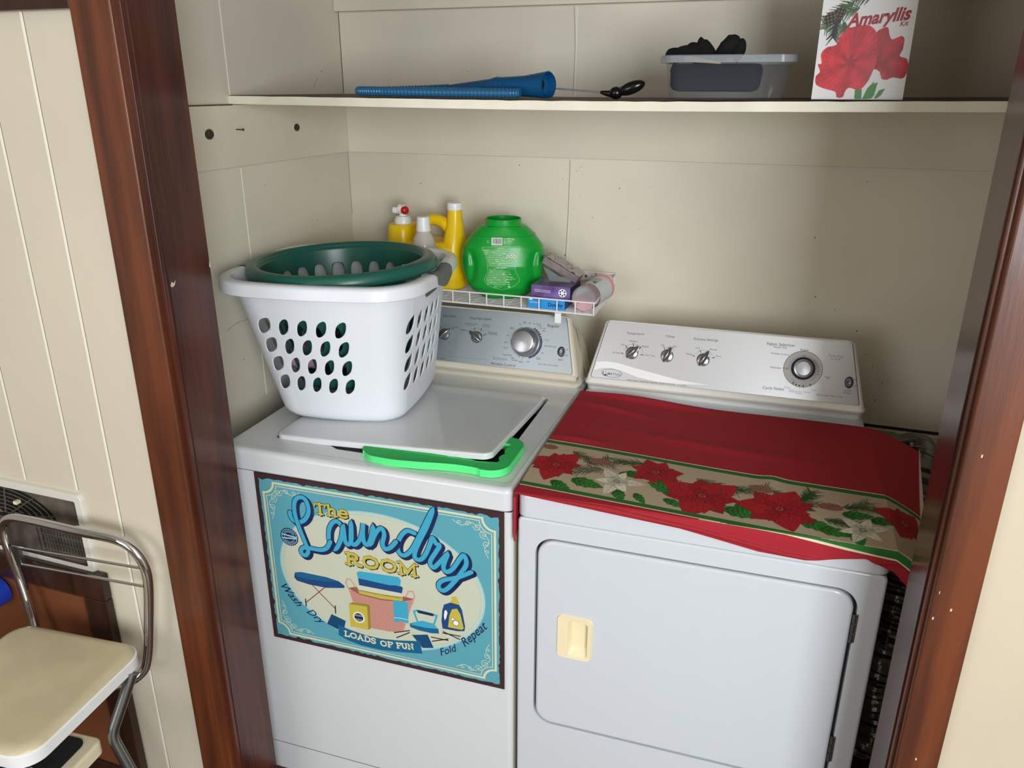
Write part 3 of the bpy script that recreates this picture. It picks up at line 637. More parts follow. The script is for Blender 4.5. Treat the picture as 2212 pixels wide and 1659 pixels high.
# timber below the back panel
mb = MB(); mb.box(XL, XR, YB - 0.010, YB + 0.014, 0.79, 0.822, 'ledger_paint', 0.002); mb.box(XL, XR, YB - 0.018, YB + 0.012, 0.70, 0.787, 'ledger_paint', 0.002)
mb.box(XL, XR, YB + 0.004, YB + 0.013, 0.822, 0.833, 'crack')
pr = Print(mb, lambda u, v, h: (u, YB - 0.0105 - h, v))
for x, z, r in ((1.40, .808, 3), (1.44, .812, 2.4), (1.47, .803, 3.5), (1.52, .81, 2.6), (1.54, .806, 3)): pr.circ('crack', 1, r, (x * 1000, z * 1000), 7)
struct(mb.build('trim_2'), 'worn cream boards below the bottom edge of the back panel')
# upper cleat
mb = MB(); mb.box(-0.113, 1.5, YB - 0.026, YB, 1.853, 1.95, 'ledger_paint', 0.003); struct(mb.build('trim_3'), 'cream wooden cleat high on the back wall')
# ledger boards under the shelf
def disc_hole(mb, y, z, r1, r2, x):
    mb.rings([[(x + q, y + a * r1 * math.cos(t * PI / 12), z + a * r2 * math.sin(t * PI / 12)) for t in range(24)] for q, a in ((0.0004, 1.15), (0.0016, 1.08), (0.0003, 1.0), (-0.006, .9))], 'closet_paint')
    mb.add([(x + 0.0002, y + .98 * r1 * math.cos(t * PI / 12), z + .98 * r2 * math.sin(t * PI / 12)) for t in range(24)], [tuple(range(24))], 'hole_dark')
mb = MB(); mb.box(XL, XL + 0.010, -0.12, YB, 1.483, 1.621, 'ledger_paint', 0.0015)
disc_hole(mb, 0.205, 1.5605, 0.016, 0.011, XL + 0.0101); disc_hole(mb, 0.545, 1.561, 0.014, 0.009, XL + 0.0101)
mb.box(XL, XL + 0.0105, -0.12, 0.297, 1.6195, 1.6222, 'shelf_wood')
struct(mb.build('trim_4'), 'cream ledger board with two round holes on the left closet wall')
mb = MB(); mb.box(XL + 0.010, XR, YB - 0.010, YB, 1.483, 1.615, 'ledger_paint', 0.0015); struct(mb.build('trim_5'), 'cream ledger board along the back wall under the shelf')

# casings: stained wood
mb = MB(); mb.box(-0.004, 0.082, YF - 0.020, YF + 0.002, 0, 2.12, 'casing_wood', 0.004, 3); struct(mb.build('trim_6'), 'stained wooden casing left of the closet opening')
mb = MB(); mb.box(0.076, OL - 0.002, YF - 0.008, -0.19, 0, 2.03, 'jamb_wood', 0.002); mb.box(0.076, OL, -0.192, -0.08, 0, 2.03, 'jamb_wood', 0.0012); chip = Print(mb, lambda u, v, h: (OL + .0002 + h, u, v)); chip.poly('vinyl', 1, [(-191, 1322), (-187, 1329), (-182, 1325), (-176, 1330), (-180, 1321), (-187, 1318)]); chip.poly('seam_light', 1, [(-83, 1336), (-80.5, 1350), (-80.2, 1332)]); chip.stroke('casing_wood', 1, 1, [(-160, 964), (-140, 966)]); struct(mb.build('trim_7'), 'dark stained left jamb of the closet opening')
mb = MB(); mb.box(1.393, 1.452, YF - 0.020, YF + 0.002, 0, 2.12, 'casing_wood', 0.004, 3); chip = Print(mb, lambda u, v, h: (u, YF - .0202 - h, v)); [chip.poly('paper_wood', 1, [(x - w * .7, z - 2.6), (x + w * .7, z - 2), (x + w * .7, z + 2.6), (x - w * .7, z + 2.2)]) for x, z, w in ((1414, 1206, 1.4), (1420, 965, 1.6), (1400, 946, 1.4), (1420, 690, 1.5), (1401, 990, .7))]; struct(mb.build('trim_8'), 'stained wooden casing right of the closet opening')
mb = MB(); mb.box(OR + 0.003, 1.402, YF - 0.008, -0.188, 0, 2.03, 'casing_wood', 0.002); mb.box(OR, 1.402, -0.192, -0.08, 0, 2.03, 'jamb_wood', 0.0012); struct(mb.build('trim_9'), 'dark stained right jamb of the closet opening')
mb = MB(); mb.box(-0.004, 1.452, YF - 0.020, YF + 0.002, 2.03, 2.12, 'casing_wood', 0.004); mb.box(OL, OR, -0.20, -0.08, 2.02, 2.035, 'jamb_wood'); struct(mb.build('trim_10'), 'stained wooden head casing of the closet opening')

# shelf: sagging board, painted edge, bare wood top
def sag(x): return -0.0055 * math.sin(PI * min(max((x - XL) / (XR - XL), 0), 1)) ** 1.5
mb = MB()
nx = 60
def sp(i, y, z): x = XL + 0.0 + (XR - XL) * i / nx; return (x, y, z + sag(x))
rr = random.Random(5)
edge = [0.0006 * rr.random() + 0.0014 * max(0, noise.noise(Vector((i * .9, 0, 0)))) for i in range(nx + 1)]
ZS = 1.6415
mb.rings([[sp(i, 0.302, ZS) for i in range(nx + 1)], [sp(i, YB - .001, ZS) for i in range(nx + 1)]], 'shelf_wood', closed=False)
mb.rings([[sp(i, 0.2975 + edge[i] * 1.2, ZS - 0.0010 - edge[i]) for i in range(nx + 1)], [sp(i, 0.302, ZS) for i in range(nx + 1)]], 'shelf_wood', closed=False)
mb.rings([[sp(i, 0.2975, 1.6225) for i in range(nx + 1)], [sp(i, 0.297, 1.630) for i in range(nx + 1)], [sp(i, 0.2975 + edge[i] * 1.2, ZS - 0.0010 - edge[i]) for i in range(nx + 1)]], 'shelf_paint', closed=False)
mb.rings([[sp(i, YB - .001, 1.6225) for i in range(nx + 1)], [sp(i, 0.2975, 1.6225) for i in range(nx + 1)]], 'shelf_paint', closed=False)
sh = mb.build('storage_shelf', smooth=30); tag(sh, 'long cream-edged wooden shelf sagging across the closet above the washer and dryer', 'shelf')
mb = MB(); mb.lathe([(0.0013, 0), (0.0013, 0.024), (0.0030, 0.0242), (0.0030, 0.0252), (0.0, 0.0254)], 'nail_metal', 12, X=Matrix.Translation((XL + 0.005, 0.300, 1.5665)) @ Matrix.Rotation(PI / 2, 4, 'Y'))
tag(mb.build('nail'), 'bent rusty nail sticking out of the ledger between the two holes', 'nail')

# ================================================================ WALL HEATER GRILLE and PANEL on the left
ht = empty('wall_heater', (-0.42, YF, 0.745))
tag(ht, 'old wall heater with white frame and dark grille in the planked wall', 'heater')
hx, hz = 0.42, -0.745
mb = MB()
FH = lambda a, b, c: (a, -c, b)
outer = rrect(-0.20, -0.098, 0.200, 0.098, 0.014)
inner = rrect(-0.180, -0.082, 0.180, 0.080, 0.004)
mb.rings([[FH(a, b, 0) for a, b in outer], [FH(a, b, .007) for a, b in rrect(-0.20, -0.098, 0.200, 0.098, 0.014, inset=.001)], [FH(a, b, .010) for a, b in rrect(-0.20, -0.098, 0.200, 0.098, 0.014, inset=.004)]], 'vent_white')
mb.tri([rrect(-0.20, -0.098, 0.200, 0.098, 0.014, inset=.004), inner], lambda p: FH(p[0], p[1], .010), 'vent_white')
mb.rings([[FH(a, b, .010) for a, b in inner], [FH(a, b, -0.02) for a, b in inner]], 'vent_metal')
mb.build('frame', ht)
mb = MB(); mb.tri([inner], lambda p: FH(p[0], p[1], 0.0012), 'pit'); mb.build('recess', ht)
mb = MB()
# face plate with openings left dark: corner plates, lower left cover
c0 = (-0.045, -0.002)
def arcpts(r, a0, a1, n=24): return [(c0[0] + r * math.cos(math.radians(a0 + (a1 - a0) * t / n)), c0[1] + r * 0.52 * math.sin(math.radians(a0 + (a1 - a0) * t / n))) for t in range(n + 1)]
corner = [(0.180, 0.0), (0.180, 0.08), (-0.18, 0.08), (-0.18, 0.0)] + [(max(-0.18, p[0]), p[1]) for p in reversed(arcpts(0.165, 5, 175))]
mb.tri([[(0.178, 0.0), (0.178, 0.079), (-0.178, 0.079), (-0.178, 0.04)] + [p for p in reversed(arcpts(0.158, 0, 148))]], lambda p: FH(p[0], p[1], .0035), 'vent_metal')
for r in (0.025, 0.045, 0.065, 0.085, 0.105, 0.125, 0.145):
    mb.tube([FH(p[0], p[1], .004) for p in arcpts(r, 0, 180 if r < .13 else 150)], 0.0014, 'vent_metal', 6)
for a in (20, 52, 84, 116, 150):
    q = math.radians(a); mb.tube([FH(c0[0] + .02 * math.cos(q), c0[1] + .012 * math.sin(q), .005), FH(c0[0] + .156 * math.cos(q), c0[1] + .081 * math.sin(q), .005)], 0.0018, 'vent_metal', 6)
mb.build('fan_guard', ht)
mb = MB()
mb.box(-0.178, 0.040, -0.007, 0.0, -0.080, -0.001, 'vent_metal', 0.002); mb.box(0.046, 0.052, -0.006, 0.0, -0.080, -0.001, 'vent_metal', 0.001)
for k in range(13): mb.box(0.060 + k * .0088, 0.0622 + k * .0088, -0.005, 0, -0.080, -0.003, 'vent_metal')
for z in (-0.064, -0.046, -0.025): mb.box(0.052, 0.178, -0.004, 0, z - .001, z + .001, 'vent_metal')
mb.box(0.052, 0.178, -0.0045, 0, -0.081, -0.070, 'vent_metal')
mb.build('grille', ht)
mb = MB(); mb.box(0.002, 0.012, -0.016, -0.004, 0.044, 0.052, 'handle_cream', 0.001); mb.build('catch', ht)

pn = empty('wood_panel', (-0.42, YF, 0.0)); tag(pn, 'brown wooden cabinet door with dark moulded frame below the wall heater', 'cabinet door')
mb = MB(); mb.box(-0.17, 0.165, -0.016, -0.001, 0.03, 0.60, 'panel_brown', 0.002); mb.build('inset_panel', pn)
mb = MB()
for x0, x1, z0, z1 in ((-0.23, 0.224, 0.588, 0.652), (-0.23, 0.224, 0.02, 0.085), (0.163, 0.224, 0.0851, 0.5879), (-0.23, -0.17, 0.0851, 0.5879)): mb.box(x0, x1, -0.024, -0.001, z0, z1, 'dark_wood', 0.004)
for x0, x1, z0, z1 in ((-0.17, 0.17, 0.580, 0.592), (0.153, 0.1629, 0.0852, 0.5799)): mb.box(x0, x1, -0.020, -0.010, z0, z1, 'jamb_wood', 0.004)
mb.build('frame', pn)
mb = MB(); mb.tube([(0.020, -0.028, 0.560), (0.020, -0.040, 0.560)], 0.010, 'blue_plastic', 16)
R = []
bo = empty('blue_disc', (-0.520, -0.250, 0.548)); tag(bo, 'round glossy blue plastic object at the left edge above the stool seat', 'plastic lid')
mb = MB(); mb.lathe([(0.006, -.004), (0.010, 0.004), (0.016, 0.008), (0.026, 0.009), (0.034, 0.004), (0.036, -.004), (0.036, -0.03), (0.0, -0.03)], 'blue_plastic', 32, X=Matrix.Rotation(PI / 2, 4, 'X')); mb.build('lid_shell', bo)

# ================================================================ STEP STOOL
st = empty('step_stool', (-0.19, -0.44, 0.0)); tag(st, 'retro step stool with cream vinyl seat and chrome tube backrest', 'step stool')
def W(p): return (p[0] + 0.19, p[1] + 0.44, p[2])
X5 = Matrix.Rotation(math.radians(5), 4, 'Z')
def rot(p): return tuple(X5 @ Vector(p))
# seat pad: pillow top, white edge band
mb = MB(); R = []
for k in range(9):
    t = k / 8 * PI / 2; ins = 0.022 * (1 - math.cos(t)); z = 0.545 + 0.012 * math.sin(t)
    R.append([rot((a, b, z)) for a, b in rrect(-0.158, -0.155, 0.158, 0.155, 0.045, 8, ins)])
for f_, dz in ((.6, .0012), (.25, .002)): R.append([tuple(Vector(p) * f_ + Vector((0, 0, (0.557 + dz) - f_ * p[2]))) for p in R[8]])
mb.rings(R, 'vinyl', cap1=True); mb.build('seat_pad', st, smooth=60)
mb = MB(); mb.rings([[rot((a, b, z)) for a, b in rrect(-0.161, -0.158, 0.161, 0.158, 0.046, 8, i)] for z, i in ((0.518, 0.006), (0.520, .001), (0.544, 0), (0.547, .004))], 'vinyl_edge', cap0=True); mb.build('seat_edging', st)
def TT(mb, pts, r, m='chrome', fr=0.05, seg=14): mb.tube(fillet([W(p) for p in pts], fr, 8), r, m, seg)
mb = MB()
mb.tube([W(p) for p in smooth_path([(-.27, -.31, .435), (-.345, -.285, .440), (-.378, -.262, .468), (-.392, -.25, .52), (-.412, -.242, .62), (-.427, -.24, .70), (-.422, -.241, .748), (-.392, -.244, .778), (-.33, -.246, .786), (-.20, -.25, .789), (-.10, -.246, .787), (-.062, -.243, .773), (-.041, -.24, .740), (-.036, -.24, .69), (-.052, -.244, .58), (-.067, -.248, .50), (-.080, -.258, .462), (-.108, -.28, .443), (-.16, -.31, .436)], 6)], 0.0105, 'chrome', 18)
mb.build('backrest_frame', st, smooth=60)
for z0, x0, z1, x1 in ((0.702, -0.408, 0.726, -0.040), (0.659, -0.399, 0.681, -0.045)):
    mb = MB(); mb.tube([W((x0, -0.242, z0)), W((x1, -0.242, z1))], 0.0032, 'chrome', 10); mb.build('backrest_bar', st)
mb = MB(); mb.box(*[v for v in (W((-0.402, 0, 0))[0] - .004, W((-0.39, 0, 0))[0], W((0, -0.246, 0))[1], W((0, -0.236, 0))[1])], 0.655, 0.705, 'steel', .001); mb.build('bracket', st)
KN = (-0.062, -0.378, 0.403)
for s in (0, 1):
    mb = MB(); dx = -0.27 * s; dy = -0.02 * s
    TT(mb, [(-0.040 + dx, -0.318 + dy, 0.520), (KN[0] + dx, KN[1] + dy, KN[2]), (-0.012 + dx, -0.372 + dy, 0.25), (0.03 + dx, -0.36 + dy, 0.012)], 0.0115, 'steel', 0.02)
    mb.tube([W((0.03 + dx, -0.36 + dy, 0.030)), W((0.031 + dx, -0.359 + dy, 0.0))], 0.014, 'rubber', 14)
    mb.build('leg', st, smooth=60)
for s in (0, 1):
    mb = MB(); dx = -0.27 * s
    TT(mb, [(-0.03 + dx, -0.58, 0.520), (-0.02 + dx, -0.62, 0.30), (0.0 + dx, -0.68, 0.012)], 0.0115, 'steel', 0.02)
    mb.tube([W((0.0 + dx, -0.68, 0.030)), W((0.001 + dx, -0.681, 0.0))], 0.014, 'rubber', 14)
    mb.build('leg', st, smooth=60)
sx = Matrix.Translation((0.0, 0.0, 0)) @ X5
mb = MB(); slab(mb, -0.155, -0.22, 0.118, 0.045, 0.018, 0.368, 0.398, 0.006, 'step_cream', F=lambda a, b, c: rot((a, b, c))); mb.build('step', st)
mb = MB(); slab(mb, -0.14, -0.205, 0.092, 0.030, 0.02, 0.3975, 0.4005, 0.001, 'rubber', F=lambda a, b, c: rot((a, b, c))); mb.build('tread_pad', st)

# ================================================================ WASHER AND DRYER
RA = math.radians(1.525)
def A(x, y, z=0.0): dx = x - .69; return (.69 + dx * math.cos(RA) - y * math.sin(RA), dx * math.sin(RA) + y * math.cos(RA), z)
PP0 = Vector((0, .570, .9605)); PP1 = Vector((0, .618, 1.098)); PV = (PP1 - PP0).normalized(); PN = Vector((1, 0, 0)).cross(PV)  # points to the front? fixed below
if PN.y > 0: PN = -PN
FP = lambda u, v, h: tuple(PP0 + Vector((u, 0, 0)) + PV * v + PN * (h + 0.0010))

def console(mb, m, w0=0.338, taper=0.040, base=0.914):
    """rounded, tapered control housing"""
    prof = [(0.598, base), (0.592, base + .012), (0.578, base + .020), (0.562, base + .028), (0.558, base + .036), (0.5645, base + .0445), tuple(PP0.yz),
            tuple((PP0 * .5 + PP1 * .5).yz), tuple(PP1.yz), (0.6195, 1.1000), (0.6235, 1.1010), (0.629, 1.0995), (0.650, 1.080), (0.690, 1.040), (0.712, 1.000), (0.716, base)]
    n = len(prof); cen = Vector((0.65, 1.0)); nor = []
    for i in range(n):
        a = Vector(prof[max(i - 1, 0)]); b = Vector(prof[min(i + 1, n - 1)]); d = (b - a).normalized(); q = Vector((-d.y, d.x))
        if q.dot(Vector(prof[i]) - cen) < 0: q = -q
        nor.append(q)
    def hw(z): return w0 - taper * max(0, (z - base - .03) / (1.106 - base - .03)) ** 1.0
    R = []
    rb = 0.016
    def st(side, xo, ins): return [(side * (hw(p[1]) - xo), p[0] - nor[i].x * ins if True else 0, max(base, p[1] - nor[i].y * ins)) for i, p in enumerate(prof)]
    for k in range(7): t = k / 6 * PI / 2; R.append(st(-1, rb * (1 - math.sin(t)), rb * (1 - math.cos(PI / 2 - t)) if False else rb * (1 - math.sin(t)) ** 1.0 * 0 + rb * (1 - math.sqrt(max(0, 1 - (1 - k / 6) ** 2)))))
    R2 = [[(-p[0], p[1], p[2]) for p in r] for r in reversed(R)]
    # end stations: x offset runs 0..rb while the profile grows to full size
    R = [st(-1, rb * (k / 6) ** 1.0, rb * (1 - math.sqrt(max(0, 1 - (1 - k / 6) ** 2)))) for k in range(7)]
    R2 = [st(1, rb * (k / 6), rb * (1 - math.sqrt(max(0, 1 - (1 - k / 6) ** 2)))) for k in range(6, -1, -1)]
    mb.rings(R + R2, m, closed=False)
    for r in (R[0], R2[-1]): mb.tri([[(p[1], p[2]) for p in r]], lambda p, x=None, r=r: next(tuple(q) for q in r if abs(q[1] - p[0]) < 1e-7 and abs(q[2] - p[1]) < 1e-7), m)

def panel_plate(mb, m, wb=0.3215, wt=0.2905, v0=0.0, v1=0.1455):
    pts = [(-wb, v0), (wb, v0), (wt, v1), (-wt, v1)]
    q = [Vector(p) for p in pts]; out = []
    for i in range(4):
        a, b, c = q[i - 1], q[i], q[(i + 1) % 4]; d1 = (a - b).normalized() * .006; d2 = (c - b).normalized() * .006
        for k in range(5): t = k / 4; out.append(tuple((1 - t) ** 2 * (b + d1) + 2 * t * (1 - t) * b + t * t * (b + d2)))
    mb.tri([out], lambda p: FP(p[0], p[1], 0.0), m)
    big = [tuple(Vector(p) * 1.0) for p in out]
    c = Vector((0, .0728)); edge = [tuple(c + (Vector(p) - c) * 1.0 + (Vector(p) - c).normalized() * .0014) for p in out]
    mb.tri([edge], lambda p: FP(p[0], p[1], -0.0004), 'ink')

def XF(u, v, h=0.0):      # frame standing on the control panel, z = panel normal
    Zv = PN; Xv = Vector((1, 0, 0)); Yv = Zv.cross(Xv)
    if Yv.z < 0: Yv = -Yv; Xv = Vector((1, 0, 0))
    p = Vector(FP(u, v, h)); return Matrix(((Xv.x, Yv.x, Zv.x, p.x), (Xv.y, Yv.y, Zv.y, p.y), (Xv.z, Yv.z, Zv.z, p.z), (0, 0, 0, 1)))

def selector(parent, u, v, ang, L=0.0235, pointed=True):
    """small chrome selector: skirt disc and raised pointer bar; ang measured from up, clockwise"""
    X = XF(u, v) @ Matrix.Rotation(-math.radians(ang), 4, 'Z')
    mb = MB(); mb.lathe([(0.0145, 0), (0.0145, 0.004), (0.0135, 0.007), (0.009, 0.0085), (0.0, 0.009)], 'knob_silver', 28, X=X)
    mb.rings([[X @ Vector((0.0157 * math.cos(t * PI / 14), 0.0157 * math.sin(t * PI / 14), z)) for t in range(28)] for z in (0.0002, 0.0012)], 'ink', cap1=True)
    R = []
    for k in range(13):
        t = k / 12; y = -L * .72 + (L * 1.72) * t
        w = 0.0060 * (math.sin(PI * min(max(0.10 + t * (0.84 if pointed else .8), 0), 1)) ** 0.6)
        hh = 0.008 + 0.010 * math.sin(PI * (0.12 + .80 * t)) ** .7
        R.append([X @ Vector((a * w, y, z)) for a, z in ((-1.25, .004), (-1.1, hh * .6), (-.55, hh * .93), (0, hh), (.55, hh * .93), (1.1, hh * .6), (1.25, .004))])
    mb.rings(R, 'knob_silver', cap0=True, cap1=True)
    o = mb.build('selector_knob', parent, smooth=50); return o

def rocker(parent, u, v):
    X = XF(u, v); f = lambda r, z, sc=1.35: [X @ Vector((r * math.cos(t * PI / 16), r * sc * math.sin(t * PI / 16), z)) for t in range(32)]
    mb = MB(); mb.rings([f(.0095, 0), f(.0095, .0022), f(.0085, .0030), f(.0070, .0030), f(.0068, .0006)], 'dark_navy_box'); mb.rings([f(.0108, 0.0002), f(.0105, .0012), f(.0094, .0014)], 'knob_silver')
    mb.rings([f(.0058, .0006), f(.0056, .0035), f(.0040, .0052), f(.001, .0050)], 'knob_silver', cap1=True); mb.build('rocker_switch', parent)

def deck(mb, m, w, yb, lip, hole=None, r=0.022):
    """enamelled top: rounded slab with optional opening"""
    slab(mb, -w, 0.0, w, yb, r, lip, 0.914, 0.012, m, holes=hole or (), hole_depth=0.05, hm='pit', n=8)

# ---------------- washer
wa = empty('washing_machine', A(.343, 0), RA); tag(wa, 'white top-loading washing machine with almond control panel under the wire rack', 'washing machine')
mb = MB(); slab(mb, -.341, .003, .341, .66, .012, 0.0, .8615, .001, 'enamel')
pr = Print(mb, lambda u, v, h: (u, .0028 - h, v)); pr.stroke('gap', 1, 1.6, [(-342, 87), (342, 87)])
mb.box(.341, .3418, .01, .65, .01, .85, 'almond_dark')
mb.build('cabinet', wa)
mb = MB(); mb.box(-.336, .336, .006, .65, .861, .8655, 'gap'); 
hole = [(-0.250, 0.082), (-0.245, 0.077), (-0.110, 0.077), (-0.100, 0.072), (-0.085, 0.064), (0.060, 0.064), (0.072, 0.070), (0.085, 0.077), (0.268, 0.077), (0.276, 0.085), (0.279, 0.095), (0.279, 0.492), (0.272, 0.502), (0.262, 0.506), (-0.245, 0.506), (-0.255, 0.496), (-0.256, 0.09)]
deck(mb, 'enamel', .3425, .705, .8655, [hole])
pr = Print(mb, lambda u, v, h: (u, v, .91406 + h))
for x0, x1 in ((-.325, .325),): pr.stroke('inkl', 1, .5, [(-325, 27), (318, 27), (326, 35), (337, 560)]); pr.stroke('white', 1, 2.4, [(-333, 15), (-333, 560)])
mb.build('top_deck', wa)
mb = MB(); mb.box(-.13, -.02, .068, .12, .880, .905, 'grey_plastic', .003); mb.build('lid_scoop', wa)
# lid: warped slightly up at the front right by the kneeling pad
def lidF(a, b, c):
    s = min(max((0.50 - b) / 0.42, 0), 1); t = min(max((a + .25) / .52, 0), 1)
    return (a, b, c + s * (0.004 + 0.026 * t ** 1.2))
mb = MB()
x0, y0, x1, y1 = -0.249, 0.0745, 0.270, 0.498
R = []
for z, i in ((.904, .003), (.9055, .0), (.9155, .0), (.918, .0012), (.9195, .004)): R.append([lidF(a, b, z) for a, b in rrect(x0, y0, x1, y1, .022, 8, i)])
top = [p for p in rrect(x0, y0, x1, y1, .022, 8, .004)]
mb.rings(R, 'enamel')
n = 14
mb.tri([top], lambda p: lidF(p[0], p[1], .9195), 'enamel'); mb.tri([rrect(x0, y0, x1, y1, .022, 8, .003)], lambda p: lidF(p[0], p[1], .904), 'enamel')
lo = mb.build('lid', wa, smooth=50)
# refine the flat lid faces so that they follow the warp
def regrid(o, ny=24, nx=24, lo_=(-.249, .0745), hi_=(.270, .498)):
    bm = bmesh.new(); bm.from_mesh(o.data)
    for k in range(1, nx): bmesh.ops.bisect_plane(bm, geom=bm.verts[:] + bm.edges[:] + bm.faces[:], plane_co=(lo_[0] + (hi_[0] - lo_[0]) * k / nx, 0, 0), plane_no=(1, 0, 0))
    for k in range(1, ny): bmesh.ops.bisect_plane(bm, geom=bm.verts[:] + bm.edges[:] + bm.faces[:], plane_co=(0, lo_[1] + (hi_[1] - lo_[1]) * k / ny, 0), plane_no=(0, 1, 0))
    return bm
flat = MB(); R = []
for z, i in ((.904, .003), (.9055, .0), (.9155, .0), (.918, .0012), (.9195, .004)): R.append([(a, b, z) for a, b in rrect(x0, y0, x1, y1, .022, 8, i)])
flat.rings(R, 'enamel', cap0=True, cap1=True)
lo2 = flat.build('lid_tmp'); bm = regrid(lo2)
for v in bm.verts:
    c = v.co; c.z += 0.0; v.co = Vector(lidF(c.x, c.y, c.z))
bm.to_mesh(lo.data); bm.free(); lo.data.shade_smooth(); lo.data.set_sharp_from_angle(angle=math.radians(50))
bpy.data.objects.remove(lo2)
mb = MB(); console(mb, 'almond'); wc = mb.build('control_housing', wa, smooth=45)
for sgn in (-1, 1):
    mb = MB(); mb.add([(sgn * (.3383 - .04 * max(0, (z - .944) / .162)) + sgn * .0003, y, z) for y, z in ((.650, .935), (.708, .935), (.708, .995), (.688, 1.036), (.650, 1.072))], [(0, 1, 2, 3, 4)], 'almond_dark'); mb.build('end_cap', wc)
mb = MB(); panel_plate(mb, 'panel_silver_w'); Print(mb, FP).art(WASHER_ART)
pr = Print(mb, FP); c = (188.5, 72.0)
pr.arc('chrome', 1, 1.6, c, 37.6, 0, 360, 48); pr.arc('ink', 1, .9, c, 38.9, 0, 360, 48)
pr.arc('navy2', 2, 4.2, c, 41.8, -72, 62, 30); pr.arc('ink', 2, 1.2, c, 41.0, 110, 160, 12); pr.arc('navy2', 2, 1.0, c, 41.5, 175, 252, 16)
for a in (58, 48, 40, 30, 22): pr.stroke('white', 3, .7, [(c[0] + 39.6 * math.cos(math.radians(a)), c[1] + 39.6 * math.sin(math.radians(a))), (c[0] + 44 * math.cos(math.radians(a)), c[1] + 44 * math.sin(math.radians(a)))])
for a in (62, 52, 44, 34, 8, -14, -50, -72, 250, 262): pr.stroke('ink', 3, .8, [(c[0] + 40 * math.cos(math.radians(a)), c[1] + 40 * math.sin(math.radians(a))), (c[0] + 46 * math.cos(math.radians(a)), c[1] + 46 * math.sin(math.radians(a)))])
mb.build('control_panel', wc)
selector(wc, -.0445, .0715, 50); selector(wc, .0490, .0725, -55); selector(wc, -.140, .0720, 0)
rocker(wc, .2860, .0555)
X = XF(.1870, .0720)
mb = MB(); mb.lathe([(.0365, 0), (.0365, .005), (.0345, .009), (.0320, .013), (.0300, .014), (.0295, .022), (.0300, .031), (.0290, .0335), (.0260, .035), (.012, .0365), (0, .037)], 'dial_silver', 56, X=X); mb.build('cycle_dial', wc, smooth=35)

# ---------------- sign on the washer front
sg = MB(); SW, SH = 583.5, 441.0
FS = lambda u, v, h: (u - .26, -.0007 - h, v + .421)
pr = Print(sg, FS, 0.00010)
sg.box(-.26, -.26 + SW / 1000, -.0006, .0023, .421, .421 + SH / 1000, 'frame')
rr = random.Random(11); rag = []
def side(a, b, n):
    for k in range(n):
        t = k / n; x = a[0] + (b[0] - a[0]) * t; y = a[1] + (b[1] - a[1]) * t; d = rr.uniform(-1.6, 1.6) + (4 if rr.random() < .06 else 0)
        if abs(b[0] - a[0]) > abs(b[1] - a[1]): rag.append((x, y + d * (1 if a[1] < SH / 2 else -1)))
        else: rag.append((x + d * (1 if a[0] < SW / 2 else -1), y))
side((12, 11), (SW - 12, 11), 70); side((SW - 11, 12), (SW - 11, SH - 12), 50); side((SW - 12, SH - 11), (12, SH - 11), 70); side((11, SH - 12), (11, 12), 50)
pr.poly('teal', 1, rag)
def notched(i, r):
    o = []
    for cx, cy, a in ((i, i, 90), (SW - i, i, 180), (SW - i, SH - i, 270), (i, SH - i, 0)):
        for k in range(9):
            t = math.radians(a - 90 * k / 8) if True else 0
            o.append((cx + r * math.cos(t), cy + r * math.sin(t)))
    return o
def ringband(m, layer, i, w, r):
    pts = notched(i, r); pr.stroke(m, layer, w, pts + [pts[0]])
ringband('cream', 2, 19.5, 5.0, 27); ringband('cream', 2, 26.5, 1.8, 26.5)
pr.circ('ring', 1.3, 250, (292, 216), 90, 174); pr.circ('oval', 1.5, 246.5, (292, 216), 90, 170.5); pr.circ('ring', 1.7, 241.5, (292, 216), 90, 166); pr.circ('oval', 1.85, 240, (292, 216), 90, 164.5)
# corner scrolls
def spiral(c, r, a0, turns, sx=1, sy=1, n=22): return [(c[0] + sx * r * (1 - .75 * t / n) * math.cos(a0 + turns * 2 * PI * t / n), c[1] + sy * r * (1 - .75 * t / n) * math.sin(a0 + turns * 2 * PI * t / n)) for t in range(n + 1)]
for fx, fy in ((1, 1), (-1, 1), (-1, -1), (1, -1)):
    def q(p): return (p[0] if fx > 0 else SW - p[0], p[1] if fy > 0 else SH - p[1])
    for c, r, a0, tu in (((58, 42), 9, 0, 1.2), ((44, 58), 10, 2, -1.3), ((78, 38), 7, 3, 1.1), ((38, 80), 7.5, 1, -1.2), ((98, 38), 5, 3, 1.0), ((36, 98), 5, 1, -1.1)):
        pr.stroke('cream', 3, 1.3, [q(p) for p in spiral(c, r, a0, tu)])
    pr.stroke('cream', 3, 1.3, [q(p) for p in smooth_path([(112, 34, 0), (92, 44, 0), (70, 34, 0), (50, 50, 0), (32, 72, 0), (42, 92, 0), (34, 112, 0)], 5)])
pr.art([o if not (o[0] == 'g' and o[1] in ('The', 'ROOM')) else o for o in SIGN_ART])
